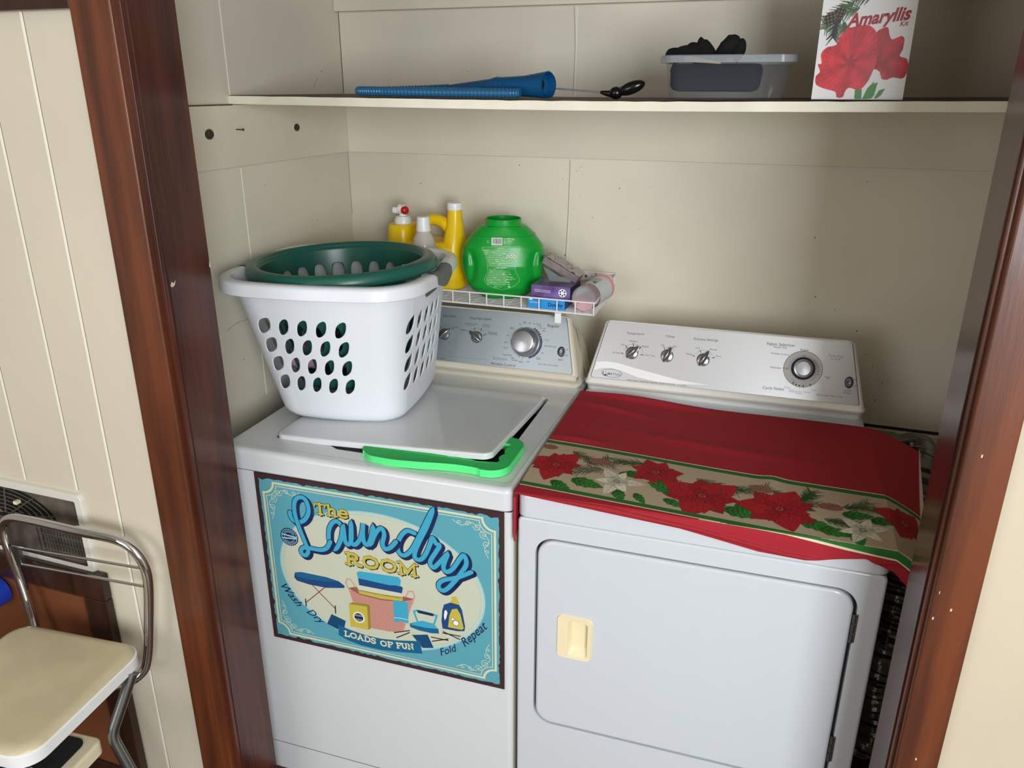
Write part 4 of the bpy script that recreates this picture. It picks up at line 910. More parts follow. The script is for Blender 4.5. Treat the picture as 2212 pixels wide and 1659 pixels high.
# weave lines on the drawn wicker basket
wb = [o[3] for o in SIGN_ART if o[0] == 'p' and o[1] == 'pink'][0]
def inside(x, y, P):
    c = False
    for (x0, y0), (x1, y1) in zip(P, P[1:] + P[:1]):
        if (y0 > y) != (y1 > y) and x < (x1 - x0) * (y - y0) / (y1 - y0) + x0: c = not c
    return c
wx0, wx1 = min(p[0] for p in wb), max(p[0] for p in wb); wy0, wy1 = min(p[1] for p in wb), max(p[1] for p in wb)
for j in range(int((wy1 - wy0) / 3.4)):
    for i in range(int((wx1 - wx0) / 6.5)):
        x = wx0 + 3 + 6.5 * i + (3.2 if j % 2 else 0); y = wy0 + 2 + 3.4 * j
        if inside(x - 2.6, y, wb) and inside(x + 2.6, y, wb): pr.stroke('pinkd', 5, 1.0, [(x - 2.3, y), (x + 2.3, y)])
sg_o = sg.build('magnetic_sign', smooth=0, recalc=False)
sg_o.parent = None; sg_o.location = A(.343, 0); sg_o.rotation_euler = (0, 0, RA)
tag(sg_o, 'teal retro laundry room sign stuck on the front of the washing machine', 'sign')

# ---------------- dryer
dr = empty('clothes_dryer', A(1.035, 0), RA); tag(dr, 'white front-loading clothes dryer with silver control panel and red cloth on top', 'dryer')
mb = MB()
FD = lambda a, b, c: (a, .003 - c, b)
dx0, dx1, dz0, dz1 = -.303, .300, .353, .8195
slab(mb, -.341, .0, .341, .8585, .012, -.655, 0, .006, 'enamel_d', F=lambda a, b, c: (a, .003 - c, b), holes=[rrect(dx0, dz0, dx1, dz1, .040, 10)], hole_depth=.016, hm='gap', n=6)
mb.build('cabinet', dr)
mb = MB(); mb.box(-.336, .336, .006, .65, .857, .8615, 'gap'); deck(mb, 'enamel_d', .3425, .705, .8615); mb.build('top_deck', dr)
mb = MB(); HX0, HX1, HZ0, HZ1 = -.2540, -.1785, .541, .647
slab(mb, dx0 + .0045, dz0 + .003, dx1 - .006, dz1 - .0055, .037, -.014, .0015, .006, 'enamel_d', F=FD, holes=[rrect(HX0 + .004, HZ0 + .004, HX1 - .004, HZ1 - .004, .01, 5)], hole_depth=.014, n=10)
do = mb.build('door', dr)
mb = MB()
ho = rrect(HX0, HZ0, HX1, HZ1, .012, 6); hi = rrect(HX0 + .024, HZ0 + .008, HX1 - .010, HZ1 - .012, .008, 6); hb = rrect(HX0 + .030, HZ0 + .022, HX1 - .014, HZ1 - .018, .006, 6)
mb.rings([[FD(a, b, .0016) for a, b in ho], [FD(a, b, .0048) for a, b in rrect(HX0, HZ0, HX1, HZ1, .012, 6, .002)]], 'handle_cream')
mb.rings([[FD(a, b, .0048) for a, b in rrect(HX0, HZ0, HX1, HZ1, .012, 6, .002)], [FD(a, b, .0040) for a, b in hi], [FD(a, b, -.010) for a, b in hb]], 'handle_cream', cap1=True)
mb.build('handle', do, smooth=30)
for z in (.740, .458):
    mb = MB()
    for k in range(3): mb.tube([(dx1 - .002, .0015, z - .030 + k * .021), (dx1 - .002, .0015, z - .011 + k * .021)], .0035, 'steel', 12)
    mb.box(dx1 - .004, dx1 + .004, .001, .006, z - .030, z + .031, 'steel', .001); mb.build('hinge', do)
mb = MB(); console(mb, 'dryer_trim'); dc = mb.build('control_housing', dr, smooth=45)
mb = MB(); panel_plate(mb, 'panel_silver')
pr = Print(mb, FP)
pr.circ('knob_silver', 2, 27, (-268.6, 14.4), 40, 11.0); pr.circ('panel_silver', 3, 25.6, (-268.6, 14.4), 40, 9.6)
pr.circ('ink', 1, 44.5, (188.8, 72.5), 64, 43.6); pr.circ('dial_ring', 2, 43.6, (188.8, 72.5), 64, 42.7); pr.circ('knob_silver', 2, 0.1, (0, 0), 8)
pr.arc('inkl', 3, .6, (188.8, 72.5), 33, -50, 170, 40); pr.arc('ring', 3, 3.0, (188.8, 72.5), 32, 95, 178, 20); pr.arc('ring', 3, 3.0, (188.8, 72.5), 34, 228, 246, 8)
pr.art(DRYER_ART)
mb.build('control_panel', dc)
selector(dc, -.2224, .0710, 42); selector(dc, -.1340, .0725, 22); selector(dc, -.0452, .0715, 28)
rocker(dc, .2932, .0520)
X = XF(.1888, .0740)
mb = MB(); mb.lathe([(.0270, 0), (.0270, .006), (.0255, .010), (.0235, .012)], 'dark_navy_box', 48, X=X); mb.lathe([(.0225, .008), (.0222, .016), (.0210, .0195), (.0175, .0205), (.0165, .0195), (.012, .0200), (0, .0203)], 'dial_silver', 48, X=X); mb.build('cycle_dial', dc, smooth=35)

# ================================================================ painted-cloth rasters
class Raster:
    def __init__(s, w, h, res, bg):
        s.nx = int(w / res) + 1; s.ny = int(h / res) + 1
        s.X, s.Y = np.meshgrid(np.linspace(0, w, s.nx), np.linspace(0, h, s.ny)); s.C = np.zeros((s.ny, s.nx, 3)); s.C[:] = bg; s.w = w; s.h = h; s.res = res
    def win(s, x0, x1, y0, y1):
        i0 = max(0, int(x0 / s.w * (s.nx - 1)) - 1); i1 = min(s.nx, int(x1 / s.w * (s.nx - 1)) + 2); j0 = max(0, int(y0 / s.h * (s.ny - 1)) - 1); j1 = min(s.ny, int(y1 / s.h * (s.ny - 1)) + 2)
        return (slice(j0, max(j0, j1)), slice(i0, max(i0, i1)))
    def blend(s, w, a, col):
        a = np.clip(a, 0, 1)[..., None]; s.C[w] = s.C[w] * (1 - a) + np.array(col) * a if not isinstance(col, np.ndarray) or col.ndim == 1 else s.C[w] * (1 - a) + col * a
    def petal(s, x, y, ang, L, W, col, edge=None, tip=1.0, veins=.12, wav=.0):
        w = s.win(x - L * 1.1, x + L * 1.1, y - L * 1.1, y + L * 1.1); X = s.X[w] - x; Y = s.Y[w] - y
        if X.size == 0: return
        c, n = math.cos(math.radians(ang)), math.sin(math.radians(ang)); p = (X * c + Y * n) / L; q = (-X * n + Y * c)
        pp = np.clip(p, 0, 1); prof = np.sin(PI * pp ** .75) ** .8 * (1 - .25 * pp * tip) * (1 + wav * np.sin(pp * 26))
        d = W / 2 * prof - np.abs(q); d = np.where((p > 0) & (p < 1), d, -1)
        shade = 1 + veins * np.cos((p * L - np.abs(q) * .8) * .55) * (np.abs(q) > .8) - .25 * np.exp(-(q / 1.3) ** 2) - .35 * (1 - pp) * (pp < .4)
        colr = np.array(col)[None, None, :] * np.clip(shade, .3, 1.4)[..., None]
        if edge is not None: e = np.clip((1.6 - d) / 1.2, 0, 1)[..., None]; colr = colr * (1 - e * .7) + np.array(edge) * e * .7
        s.blend(w, d / s.res + .5, colr)
    def line(s, x0, y0, x1, y1, wd, col):
        w = s.win(min(x0, x1) - 2, max(x0, x1) + 2, min(y0, y1) - 2, max(y0, y1) + 2); X = s.X[w]; Y = s.Y[w]
        if X.size == 0: return
        dx, dy = x1 - x0, y1 - y0; t = np.clip(((X - x0) * dx + (Y - y0) * dy) / (dx * dx + dy * dy + 1e-9), 0, 1)
        d = np.hypot(X - x0 - t * dx, Y - y0 - t * dy); s.blend(w, (wd / 2 * (1 - .5 * t) - d) / s.res + .6, col)
    def poly(s, pts, col):
        xs = [p[0] for p in pts]; ys = [p[1] for p in pts]; w = s.win(min(xs), max(xs), min(ys), max(ys)); X = s.X[w]; Y = s.Y[w]; ins = np.zeros(X.shape, bool)
        for (x0, y0), (x1, y1) in zip(pts, pts[1:] + pts[:1]):
            if y0 == y1: continue
            ins ^= ((Y > y0) != (Y > y1)) & (X < (x1 - x0) * (Y - y0) / (y1 - y0) + x0)
        s.blend(w, ins.astype(float), col); return w, ins
    def spray(s, x, y, ang, L, n, nl, rnd, col, curve=0.0):
        c, q = math.cos(math.radians(ang)), math.sin(math.radians(ang)); px, py = x, y
        for k in range(n):
            a = math.radians(ang + curve * k / n); nx_, ny_ = px + math.cos(a) * L / n, py + math.sin(a) * L / n
            s.line(px, py, nx_, ny_, 1.3, tuple(v * .8 for v in col))
            for sg in (-1, 1):
                b = a + sg * math.radians(rnd.uniform(28, 52)); l = nl * rnd.uniform(.7, 1.1)
                s.line(px, py, px + math.cos(b) * l, py + math.sin(b) * l, 1.9, tuple(v * rnd.uniform(.7, 1.25) for v in col))
            px, py = nx_, ny_
    def cone(s, x, y, rx, ry, ang, c1, c2):
        w = s.win(x - rx * 1.2, x + rx * 1.2, y - rx * 1.2, y + rx * 1.2); X = s.X[w] - x; Y = s.Y[w] - y
        if X.size == 0: return
        c, n = math.cos(math.radians(ang)), math.sin(math.radians(ang)); p = X * c + Y * n; q = -X * n + Y * c
        d = 1 - np.hypot(p / rx, q / ry); pat = np.minimum(np.abs(np.sin((p + q) * .40)), np.abs(np.sin((p - q) * .40)))
        col = np.array(c1) * (pat[..., None]) + np.array(c2) * (1 - pat[..., None]); s.blend(w, d * 8, np.where((pat > .40)[..., None], col, np.array(c2) * .45))
def L3(c): return lin(c)[:3]
def color_mat(name, rough, **kw):
    m = mat(name, (255, 255, 255), rough, **kw); nt = m.node_tree; a = nt.nodes.new('ShaderNodeVertexColor'); a.layer_name = 'print'
    nt.links.new(a.outputs[0], nt.nodes['Principled BSDF'].inputs['Base Color']); return m
def grid_mesh(name, P, Cc, m, parent=None, extra=None):
    """P: (ny,nx,3) points, Cc: (ny,nx,3) linear colours"""
    ny, nx = P.shape[:2]; idx = np.arange(ny * nx).reshape(ny, nx)
    F = np.stack([idx[:-1, :-1], idx[:-1, 1:], idx[1:, 1:], idx[1:, :-1]], -1).reshape(-1, 4)
    me = bpy.data.meshes.new(name); me.vertices.add(ny * nx); me.vertices.foreach_set('co', P.reshape(-1).astype('f'))
    me.loops.add(F.size); me.loops.foreach_set('vertex_index', F.reshape(-1).astype('i')); me.polygons.add(len(F))
    me.polygons.foreach_set('loop_start', np.arange(0, F.size, 4).astype('i')); me.update(calc_edges=True); me.validate()
    at = me.color_attributes.new('print', 'FLOAT_COLOR', 'POINT'); col = np.ones((ny * nx, 4), 'f'); col[:, :3] = Cc.reshape(-1, 3); at.data.foreach_set('color', col.reshape(-1))
    me.materials.append(m); me.shade_smooth(); o = bpy.data.objects.new(name, me); COL.objects.link(o)
    if parent: o.parent = parent
    return o

# ================================================================ CHRISTMAS RUNNER on the dryer
red = L3((162, 36, 46)); tan = L3((182, 162, 136)); grn = L3((44, 104, 44)); crm = L3((222, 206, 176))
W_, H_ = 800.0, 232.0
R = Raster(W_, H_, 0.95, tan)
rnd = random.Random(4)
S = np.sin
gg = L3((36, 72, 34)); gy = L3((84, 84, 52))
for x, y, a, l, c in ((70, 190, -40, 70, 30), (110, 150, 20, 60, -40), (150, 130, 200, 70, 0), (230, 190, 185, 60, 20), (240, 130, 30, 60, -30), (330, 120, 150, 70, 10), (350, 165, -20, 90, 25), (420, 150, 5, 80, -25), (500, 170, -25, 90, 25), (560, 150, 60, 45, 20), (585, 120, 160, 60, 0), (640, 150, 20, 60, -30), (610, 90, -10, 60, 20), (720, 160, -30, 80, 20)):
    R.spray(x, y, a, l * 1.1, 18, 25, rnd, gy if rnd.random() < .3 else gg, c); R.spray(x + 6, y - 5, a + 12, l, 14, 22, rnd, gg, -c)
for x, y, a, b, q in ((140, 163, 27, 15, 10), (15, 193, 20, 13, 0), (480, 168, 27, 15, -15), (618, 143, 25, 16, 0)): R.cone(x, y, a, b, q, L3((196, 140, 118)), L3((110, 52, 44)))
def holly(x, y, a, l, w): R.petal(x, y, a, l, w, L3((48, 116, 44)), L3((26, 70, 28)), .6, .3, .10)
for h in ((100, 60, -10, 75, 40), (60, 40, -30, 60, 30), (250, 130, -20, 90, 36), (190, 120, 20, 90, 32), (330, 80, 160, 80, 44), (420, 60, -10, 80, 44), (440, 85, -30, 70, 40), (560, 70, -15, 85, 42), (600, 50, -5, 70, 36), (300, 50, -20, 60, 26), (200, 50, -60, 45, 30), (240, 50, -50, 45, 22), (665, 60, -70, 50, 32), (690, 110, 20, 70, 34), (640, 120, 10, 60, 36)): holly(*h)
def poin(x, y, r, col, edge, cc, a0=0, white=False):
    k = 6 if white else 7
    for lay, f, w in (((0, 1.0, .54), (24, .76, .50)) if not white else ((0, 1.0, .36),)) + (((10, .5, .28),) if not white else ()):
        for i in range(k):
            a = a0 + lay + i * 360 / k + 6 * math.sin(i * 2.3 + x); q = r * f * (1 + .16 * math.sin(i * 3.1 + y))
            R.petal(x, y, a, q, q * w * 1.45, col if i % 2 else tuple(v * .85 for v in col), edge, .9, .10 if white else .16)
    for i in range(7): R.petal(x + 3.5 * math.cos(i), y + 3.5 * math.sin(i), i * 51, 5, 4, cc, None, .2, 0)
pr_ = L3((172, 30, 38)); pe = L3((84, 8, 16)); wh = L3((226, 218, 196)); we = L3((168, 160, 132))
poin(51, 112, 66, pr_, pe, L3((206, 110, 90)), 10); poin(263, 160, 58, pr_, pe, L3((206, 110, 90)), 20)
poin(194, 84, 56, wh, we, L3((120, 130, 70)), 12, True); poin(372, 92, 84, pr_, pe, L3((206, 110, 90)), 0)
poin(524, 98, 82, pr_, pe, L3((206, 110, 90)), 30); poin(680, 72, 50, wh, we, L3((120, 130, 70)), 20, True)
poin(760, 150, 60, pr_, pe, L3((206, 110, 90)), 10)
for y0, y1 in ((0, 16), (215, 232)):
    w = R.win(0, W_, y0, y1); yy = R.Y[w]; R.C[w] = np.where(((yy > 3.2) & (yy < 228.8))[..., None], np.array(grn), np.array(crm))
w = (slice(0, int(12 / .95)), slice(0, R.nx))
# lay out: cloth coordinate q runs from the front hem (0) over the dryer's front edge to the back
XE = .690
def cloth_xyz(Xm, Y):      # Xm: metres across; Y: metres back from the dryer's front edge (negative: hanging)
    x = Xm.copy(); hang = np.clip(-Y, 0, None); y = np.where(Y > 0, Y, -.0); z = np.full_like(x, .9165)
    r = .012; over = np.clip(hang, 0, None)
    ang = np.clip(over / r, 0, PI / 2); y = np.where(Y > r, Y, np.where(Y > 0, Y, 0)) - r * np.sin(ang) * .5; z = z - r * .5 * (1 - np.cos(ang)) * 2 * .5 - np.clip(over - r * PI / 2 * .6, 0, None)
    y = np.where(Y <= 0, np.minimum(y, -.0035 - .002 * np.sin(Xm * 21) * np.clip(over * 30, 0, 1)), y)
    # right side: flares past the edge of the dryer
    out = np.clip(Xm - XE, 0, None); x = np.where(Xm > XE, XE + out * .82, x); z = z - out * np.clip(.42 - .6 * Y, .08, .42) - 2.0 * out ** 2 * np.clip(1 - 1.6 * Y, .2, 1)
    lift = .0035 * (.5 + .5 * np.sin(Xm * 9 + Y * 4)) * np.clip(Y * 12, 0, 1)
    fold = .010 * np.exp(-((Y - .555 + .10 * (Xm - .12)) / .016) ** 2) * np.exp(-((Xm - .16) / .16) ** 2) + .006 * np.exp(-((Y - .47 + .25 * (Xm - .1)) / .012) ** 2) * np.exp(-((Xm - .10) / .09) ** 2)
    fold += .004 * np.exp(-((Y - .36 + .1 * Xm) / .02) ** 2) * np.exp(-((Xm - .35) / .2) ** 2) + .005 * np.exp(-((Y - .27 + .05 * Xm) / .012) ** 2) * np.exp(-((Xm - .06) / .06) ** 2)
    fold += .004 * np.exp(-((Xm - .50 - .2 * (Y - .3)) / .02) ** 2) * np.clip(np.sin(PI * np.clip(Y / .55, 0, 1)), 0, 1)
    z = z + lift + fold * (1 - np.clip(out * 30, 0, 1) * .5)
    # narrow strip tucked into the gap on the left
    return np.stack([x, y, z], -1)
m_cl = color_mat('runner_cloth', 0.75, spec=0.25)
rn = empty('table_runner', A(.690, 0), RA); tag(rn, 'red christmas table runner with poinsettia band draped over the top of the dryer', 'table runner')
def yb(x): return np.interp(x, [0, .15, .35, .53, .69, .80], [.560, .556, .548, .545, .540, .492])
def hem(x): return -np.interp(x, [0, .17, .35, .51, .60, .66, .70, .80], [.012, .018, .028, .050, .052, .038, .030, .060])
def band0(x): return .026 - .047 * x / .69
def rgrid(f0, f1, nx, ny, C, name, res=None):
    xs = np.linspace(0, .800, nx); X = np.tile(xs, (ny, 1)); t = np.linspace(0, 1, ny)[:, None]
    Y = f0(xs)[None, :] * (1 - t) + f1(xs)[None, :] * t
    # right hem: further out at the back than at the front
    lim = np.interp(Y, [-.06, 0, .25, .52], [.724, .744, .780, .822]); X = X * lim / .800
    P = cloth_xyz(X, Y); Cc = np.zeros(P.shape); Cc[:] = C
    return P, Cc, X, Y
b0 = band0; b1 = lambda x: band0(x) + .222
P, Cc, X, Y = rgrid(b0, b1, R.nx, R.ny, tan, 'b')
o1 = grid_mesh('poinsettia_band', P + np.array([0, 0, .0002]), R.C, m_cl, rn)
P, Cc, X, Y = rgrid(hem, b0, 260, 60, red, 'f'); hd = Y - hem(X)
Cc[(hd > .007) & (hd < .0085)] = tuple(v * .6 for v in red)
P[..., 1] -= .0025 * np.exp(-((hd - .004) / .004) ** 2)
parts = [(P, Cc)]
P, Cc, X, Y = rgrid(b1, yb, 260, 150, red, 'k'); parts.append((P, Cc))
for k, (P, Cc) in enumerate(parts): grid_mesh('front_border' if k == 0 else 'red_field', P, Cc, m_cl, rn)
mb = MB(); mat('runner_red', (162, 36, 46), 0.75); mat('runner_back', (206, 186, 176), 0.8)
mb.grid(lambda a, b: (-.0015 + .001 * math.sin(b * 9), -.006 + .10 * a, .917 - .113 * b * (1 - .35 * a)), 6, 10, 'runner_red')
mb.grid(lambda a, b: (-.0015 + .0045 * a, -.0068, .905 - .10 * b), 2, 10, 'runner_red'); mb.build('tucked_corner', rn, recalc=False)
mb = MB()  # pale underside turned up along the right hem
ys = np.linspace(-.05, .50, 60); lim = np.interp(ys, [-.06, 0, .25, .52], [.724, .744, .780, .822])
E_ = cloth_xyz(lim[None, :], ys[None, :])[0]
mb.rings([[tuple(p + np.array([0.0, 0, -.001])) for p in E_], [tuple(p + np.array([.0065 * math.sin(PI * k / 59), 0, .003])) for k, p in enumerate(E_)], [tuple(p + np.array([.007, .004, -.012 - .01 * math.sin(PI * k / 59)])) for k, p in enumerate(E_)]], 'runner_back', closed=False)
mb.build('underside_hem', rn, recalc=False)

# ================================================================ BASKETS
class Shell:
    """thin moulded wall given by P(s,h), s in 0..4 around, with real holes"""
    def __init__(s, P, m): s.P = P; s.m = m; s.mb = MB()
    def band(s, ss, h0, h1, nh):
        for j in range(nh):
            a = h0 + (h1 - h0) * j / nh; b = h0 + (h1 - h0) * (j + 1) / nh
            s.mb.rings([[s.P(q, a) for q in ss], [s.P(q, b) for q in ss]], s.m, closed=False)
    def cell(s, s0, s1, h0, h1, hole, nx=8, ny=8):
        """hole: function angle -> (ds,dh) in fractions of the cell measured from its centre"""
        loop = [(s0 + (s1 - s0) * k / nx, h0) for k in range(nx)] + [(s1, h0 + (h1 - h0) * k / ny) for k in range(ny)] + [(s1 - (s1 - s0) * k / nx, h1) for k in range(nx)] + [(s0, h1 - (h1 - h0) * k / ny) for k in range(ny)]
        sc, hc = (s0 + s1) / 2, (h0 + h1) / 2; inner = []
        for q, h in loop:
            a = math.atan2((h - hc) / (h1 - h0), (q - sc) / (s1 - s0)); ds, dh = hole(a); inner.append((sc + ds * (s1 - s0), hc + dh * (h1 - h0)))
        R = []
        for t in (0, .45, .8, 1): R.append([s.P(o[0] + (i[0] - o[0]) * t, o[1] + (i[1] - o[1]) * t) for o, i in zip(loop, inner)])
        s.mb.rings(R, s.m)
    def build(s, name, parent, th):
        o = s.mb.build(name, parent, recalc=False, smooth=50)
        bm = bmesh.new(); bm.from_mesh(o.data); bmesh.ops.remove_doubles(bm, verts=bm.verts, dist=1e-5); bmesh.ops.recalc_face_normals(bm, faces=bm.faces); bm.to_mesh(o.data); bm.free()
        md = o.modifiers.new('thickness', 'SOLIDIFY'); md.thickness = th; md.offset = -1; md.use_even_offset = False
        return o
CN = .15
def rr_pt(s, a, b, r, bow=0.0):
    s %= 4; k = int(s); f = s - k
    def straight(u):  # front side, u -1..1
        return ((a - r) * u, -b - bow * (1 - u * u))
    if f < CN:   ang = math.radians(-135 + 45 + 45 * (f / CN) - 45 - 0); side = k; base = 'c'
    # corner centred at integer s: angle from the outward diagonal
    if f < CN: t = f / CN; kk = k
    elif f > 1 - CN: t = -(1 - f) / CN; kk = (k + 1) % 4
    else:
        u = (f - CN) / (1 - 2 * CN) * 2 - 1
        if k == 0: return (u * (a - r), -b - bow * (1 - u * u))
        if k == 1: return (a + bow * (1 - u * u), u * (b - r))
        if k == 2: return (-u * (a - r), b + bow * (1 - u * u))
        return (-a - bow * (1 - u * u), -u * (b - r))
    cx, cy, d = ((-(a - r), -(b - r), 225), (a - r, -(b - r), 315), (a - r, b - r, 45), (-(a - r), b - r, 135))[kk]
    th = math.radians(d + 45 * t); return (cx + r * math.cos(th), cy + r * math.sin(th))
BH = .345
def wdim(h):
    t = h / BH; e = 1.0; ins = 0.026 * (1 - math.sqrt(max(0, 1 - (1 - min(h / .030, 1)) ** 2)))
    return (.149 + .064 * t - ins, .172 + .042 * t - ins, .060 + .035 * t)
def PW_(s, h): a, b, r = wdim(h); x, y = rr_pt(s, a, b, r, .006); return (x - .016 * h / BH, y - .030 * h / BH, h)
bk = empty('laundry_basket', (.168, .335, .9215), math.radians(9)); tag(bk, 'tall white plastic laundry basket with leaf-shaped holes standing on the washer lid', 'laundry basket')
sh_ = Shell(PW_, 'basket_white')
corner = lambda k: [k - .25 + .295 * j / 30 for j in range(31)]
cols = [.045 + .705 * c / 5 for c in range(6)]
def cs(k): return [k + .045 + .705 * j / 40 for j in range(41)]
def cr(k): return [k + .75 + .12 * j / 6 for j in range(7)]
HS = ((0, .080, 10), (.080, .268, 32), (.268, .280, 1), (.280, .316, 4), (.316, BH, 2))
for k in range(4):
    [sh_.band(corner(k), a_, b_, n_) for a_, b_, n_ in HS]; sh_.band(cs(k), 0, .080, 10); sh_.band(cs(k), .268, .280, 1); sh_.band(cs(k), .316, BH, 2)
    for r in range(4):
        for c in range(5):
            s0 = k + cols[c]; s1 = k + cols[c + 1]; h0 = .080 + .047 * r; h1 = h0 + .047
            def leaf(a, s0=s0):
                # lens with soft tips leaning to the right
                L, W2 = .0250, .0128; best = None
                th = a; d = (math.cos(th) * .056, math.sin(th) * .047); al = math.atan2(d[1], d[0]) - math.radians(50)
                rr_ = 1 / ((abs(math.cos(al)) / L) ** 1.7 + (abs(math.sin(al)) / W2) ** 1.7) ** (1 / 1.7)
                v = (rr_ * math.cos(math.atan2(d[1], d[0])), rr_ * math.sin(math.atan2(d[1], d[0]))); return (v[0] / .056, v[1] / .047)
            sh_.cell(s0, s1, h0, h1, leaf)
    if k in (1, 3):
        q0, q1 = k + .045 + .705 * 15 / 40, k + .75
        sh_.cell(q0, q1, .280, .316, lambda a: (.44 * math.cos(a) / (abs(math.cos(a)) ** 4 + abs(math.sin(a)) ** 4) ** .25, .36 * math.sin(a) / (abs(math.cos(a)) ** 4 + abs(math.sin(a)) ** 4) ** .25), 25, 4)
        n1 = [k + .045 + .705 * j / 40 for j in range(16)]; sh_.band(n1, .280, .316, 4)
    else: sh_.band(cs(k), .280, .316, 4)
sh_.build('basket_wall', bk, .0026)
mb = MB(); a, b, r = wdim(0.0); mb.tri([[rr_pt(4 * j / 80, a, b, r) for j in range(80)]], lambda p: (p[0], p[1], .0005), 'basket_white'); mb.build('basket_floor', bk)
mb = MB(); ring = []
dip = lambda s: -.012 * math.exp(-(((s % 4) - 1.5) / .16) ** 2) - .012 * math.exp(-(((s % 4) - 3.5) / .16) ** 2)
for q in range(160):
    s = q / 40; a, b, r = wdim(BH); pts = []
    for o, z in ((-.003, -.010), (-.003, .0005), (.002, .004), (.014, .0045), (.022, .002), (.0255, -.004), (.0265, -.024), (.0235, -.0255), (.022, -.010), (.0, -.006)):
        x, y = rr_pt(s, a + o, b + o, r + o, .006); pts.append((x - .016, y - .030, BH + z + dip(s)))
    ring.append(pts)
mb.rings(ring, 'basket_white', loop=True); mb.build('rim', bk, smooth=60)
for k in (1, 3):
    mb = MB(); R_ = []
    for j in range(21):
        s = k + .32 + .36 * j / 20; a, b, r = wdim(BH); e = .0035 * math.sin(PI * j / 20) ** .5; pts = []
        for o, z in ((-.004, -.030), (-.0045, .0), (.001, .0055 + e), (.014, .006 + e), (.023, .003 + e), (.0275, -.004), (.0282, -.020 - .006 * math.sin(PI * j / 20))):
            x, y = rr_pt(s, a + o, b + o, r + o, .006); pts.append((x - .016, y - .030, BH + z + dip(s)))
        R_.append(pts)
    mb.rings(R_, 'grip_grey', closed=False); mb.build('grip', bk, smooth=60, recalc=False)
# green basket sunk into the white one
gb = empty('round_laundry_basket', (.166, .298, .994), math.radians(12), 0.0); tag(gb, 'dark green round plastic laundry basket nested inside the white one', 'laundry basket')
gb.rotation_euler = (math.radians(1.0), math.radians(-2.0), math.radians(12))
GH = .285
def PG(s, h):
    t = h / GH; a, b = .126 + .065 * t ** .8, .120 + .060 * t ** .8; ins = .02 * (1 - math.sqrt(max(0, 1 - (1 - min(h / .02, 1)) ** 2))); th = math.radians(90 * s - 135)
    return ((a - ins) * math.cos(th), (b - ins) * math.sin(th), h)
gs = Shell(PG, 'basket_green'); al = [j / 20 * 1.0 for j in range(81)]
gs.band([4 * j / 144 for j in range(145)], 0, .030, 4); gs.band([4 * j / 144 for j in range(145)], .252, GH, 4)
st_ = lambda a: (.30 * math.cos(a) / (abs(math.cos(a)) ** 4 + abs(math.sin(a)) ** 4) ** .25, .46 * math.sin(a) / (abs(math.cos(a)) ** 2.2 + abs(math.sin(a)) ** 2.2) ** .45)
for row in range(3):
    for c in range(24): gs.cell(4 * c / 24, 4 * (c + 1) / 24, .030 + .074 * row, .030 + .074 * (row + 1), lambda a: (.33 * math.copysign(abs(math.cos(a)) ** .7, math.cos(a)), .42 * math.copysign(abs(math.sin(a)) ** .8, math.sin(a))), 6, 6)
gs.build('basket_wall', gb, .0024)
mb = MB(); mb.tri([[PG(4 * j / 60, 0)[:2] for j in range(60)]], lambda p: (p[0], p[1], .001), 'basket_green'); mb.build('basket_floor', gb)
mb = MB(); ring = []
for q in range(120):
    th = 2 * PI * q / 120; w_ = 1 + .0; ear = .012 * (abs(math.cos(th)) ** 8)
    ring.append([((.191 + o + (ear if o > .008 else 0)) * math.cos(th), (.180 + o) * math.sin(th), GH + z) for o, z in ((-.003, -.006), (-.002, .004), (.005, .009), (.014, .008), (.021, .001), (.0235, -.010), (.0225, -.0175), (.0195, -.0175), (.014, -.006))])
mb.rings(ring, 'basket_green', loop=True); mb.build('rim', gb, smooth=60)

def blob(name, c, r, m, seed, amp=.35, label=None, cat=None, group=None, fr=14, sub=4):
    bm = bmesh.new(); bmesh.ops.create_icosphere(bm, subdivisions=sub, radius=1)
    for v in bm.verts:
        n = noise.noise(v.co * 1.3 + Vector((seed, 0, 0))) * amp + abs(noise.noise(v.co * 3.1 + Vector((0, seed, 0)))) * amp * .9
        v.co = v.co * (1 + n); v.co = Vector((v.co.x * r[0], v.co.y * r[1], v.co.z * r[2]))
    me = bpy.data.meshes.new(name); bm.to_mesh(me); bm.free(); me.materials.append(M[m]); me.shade_smooth()
    o = bpy.data.objects.new(name, me); COL.objects.link(o); o.location = c
    if label: tag(o, label, cat, group)
    return o
blob('black_garment', (.178, .272, 1.135), (.105, .098, .045), 'cloth_black', 2.2, .3, 'crumpled black garment lying on top of the pile inside the green basket', 'clothes')
blob('navy_garment', (.205, .262, 1.068), (.052, .070, .026), 'cloth_navy', 5.7, .3, 'crumpled navy garment at the right of the pile seen through the basket holes', 'clothes')
blob('pink_garment', (.088, .262, 1.055), (.050, .075, .030), 'cloth_pink', 9.1, .3, 'crumpled pink garment at the left of the pile seen through the basket holes', 'clothes')
0 and blob('black_towel', (.085, .315, 1.115), (.052, .075, .045), 'cloth_black', 12.4, .3, 'black cloth bunched at the left of the green basket above the pink garment', 'clothes')

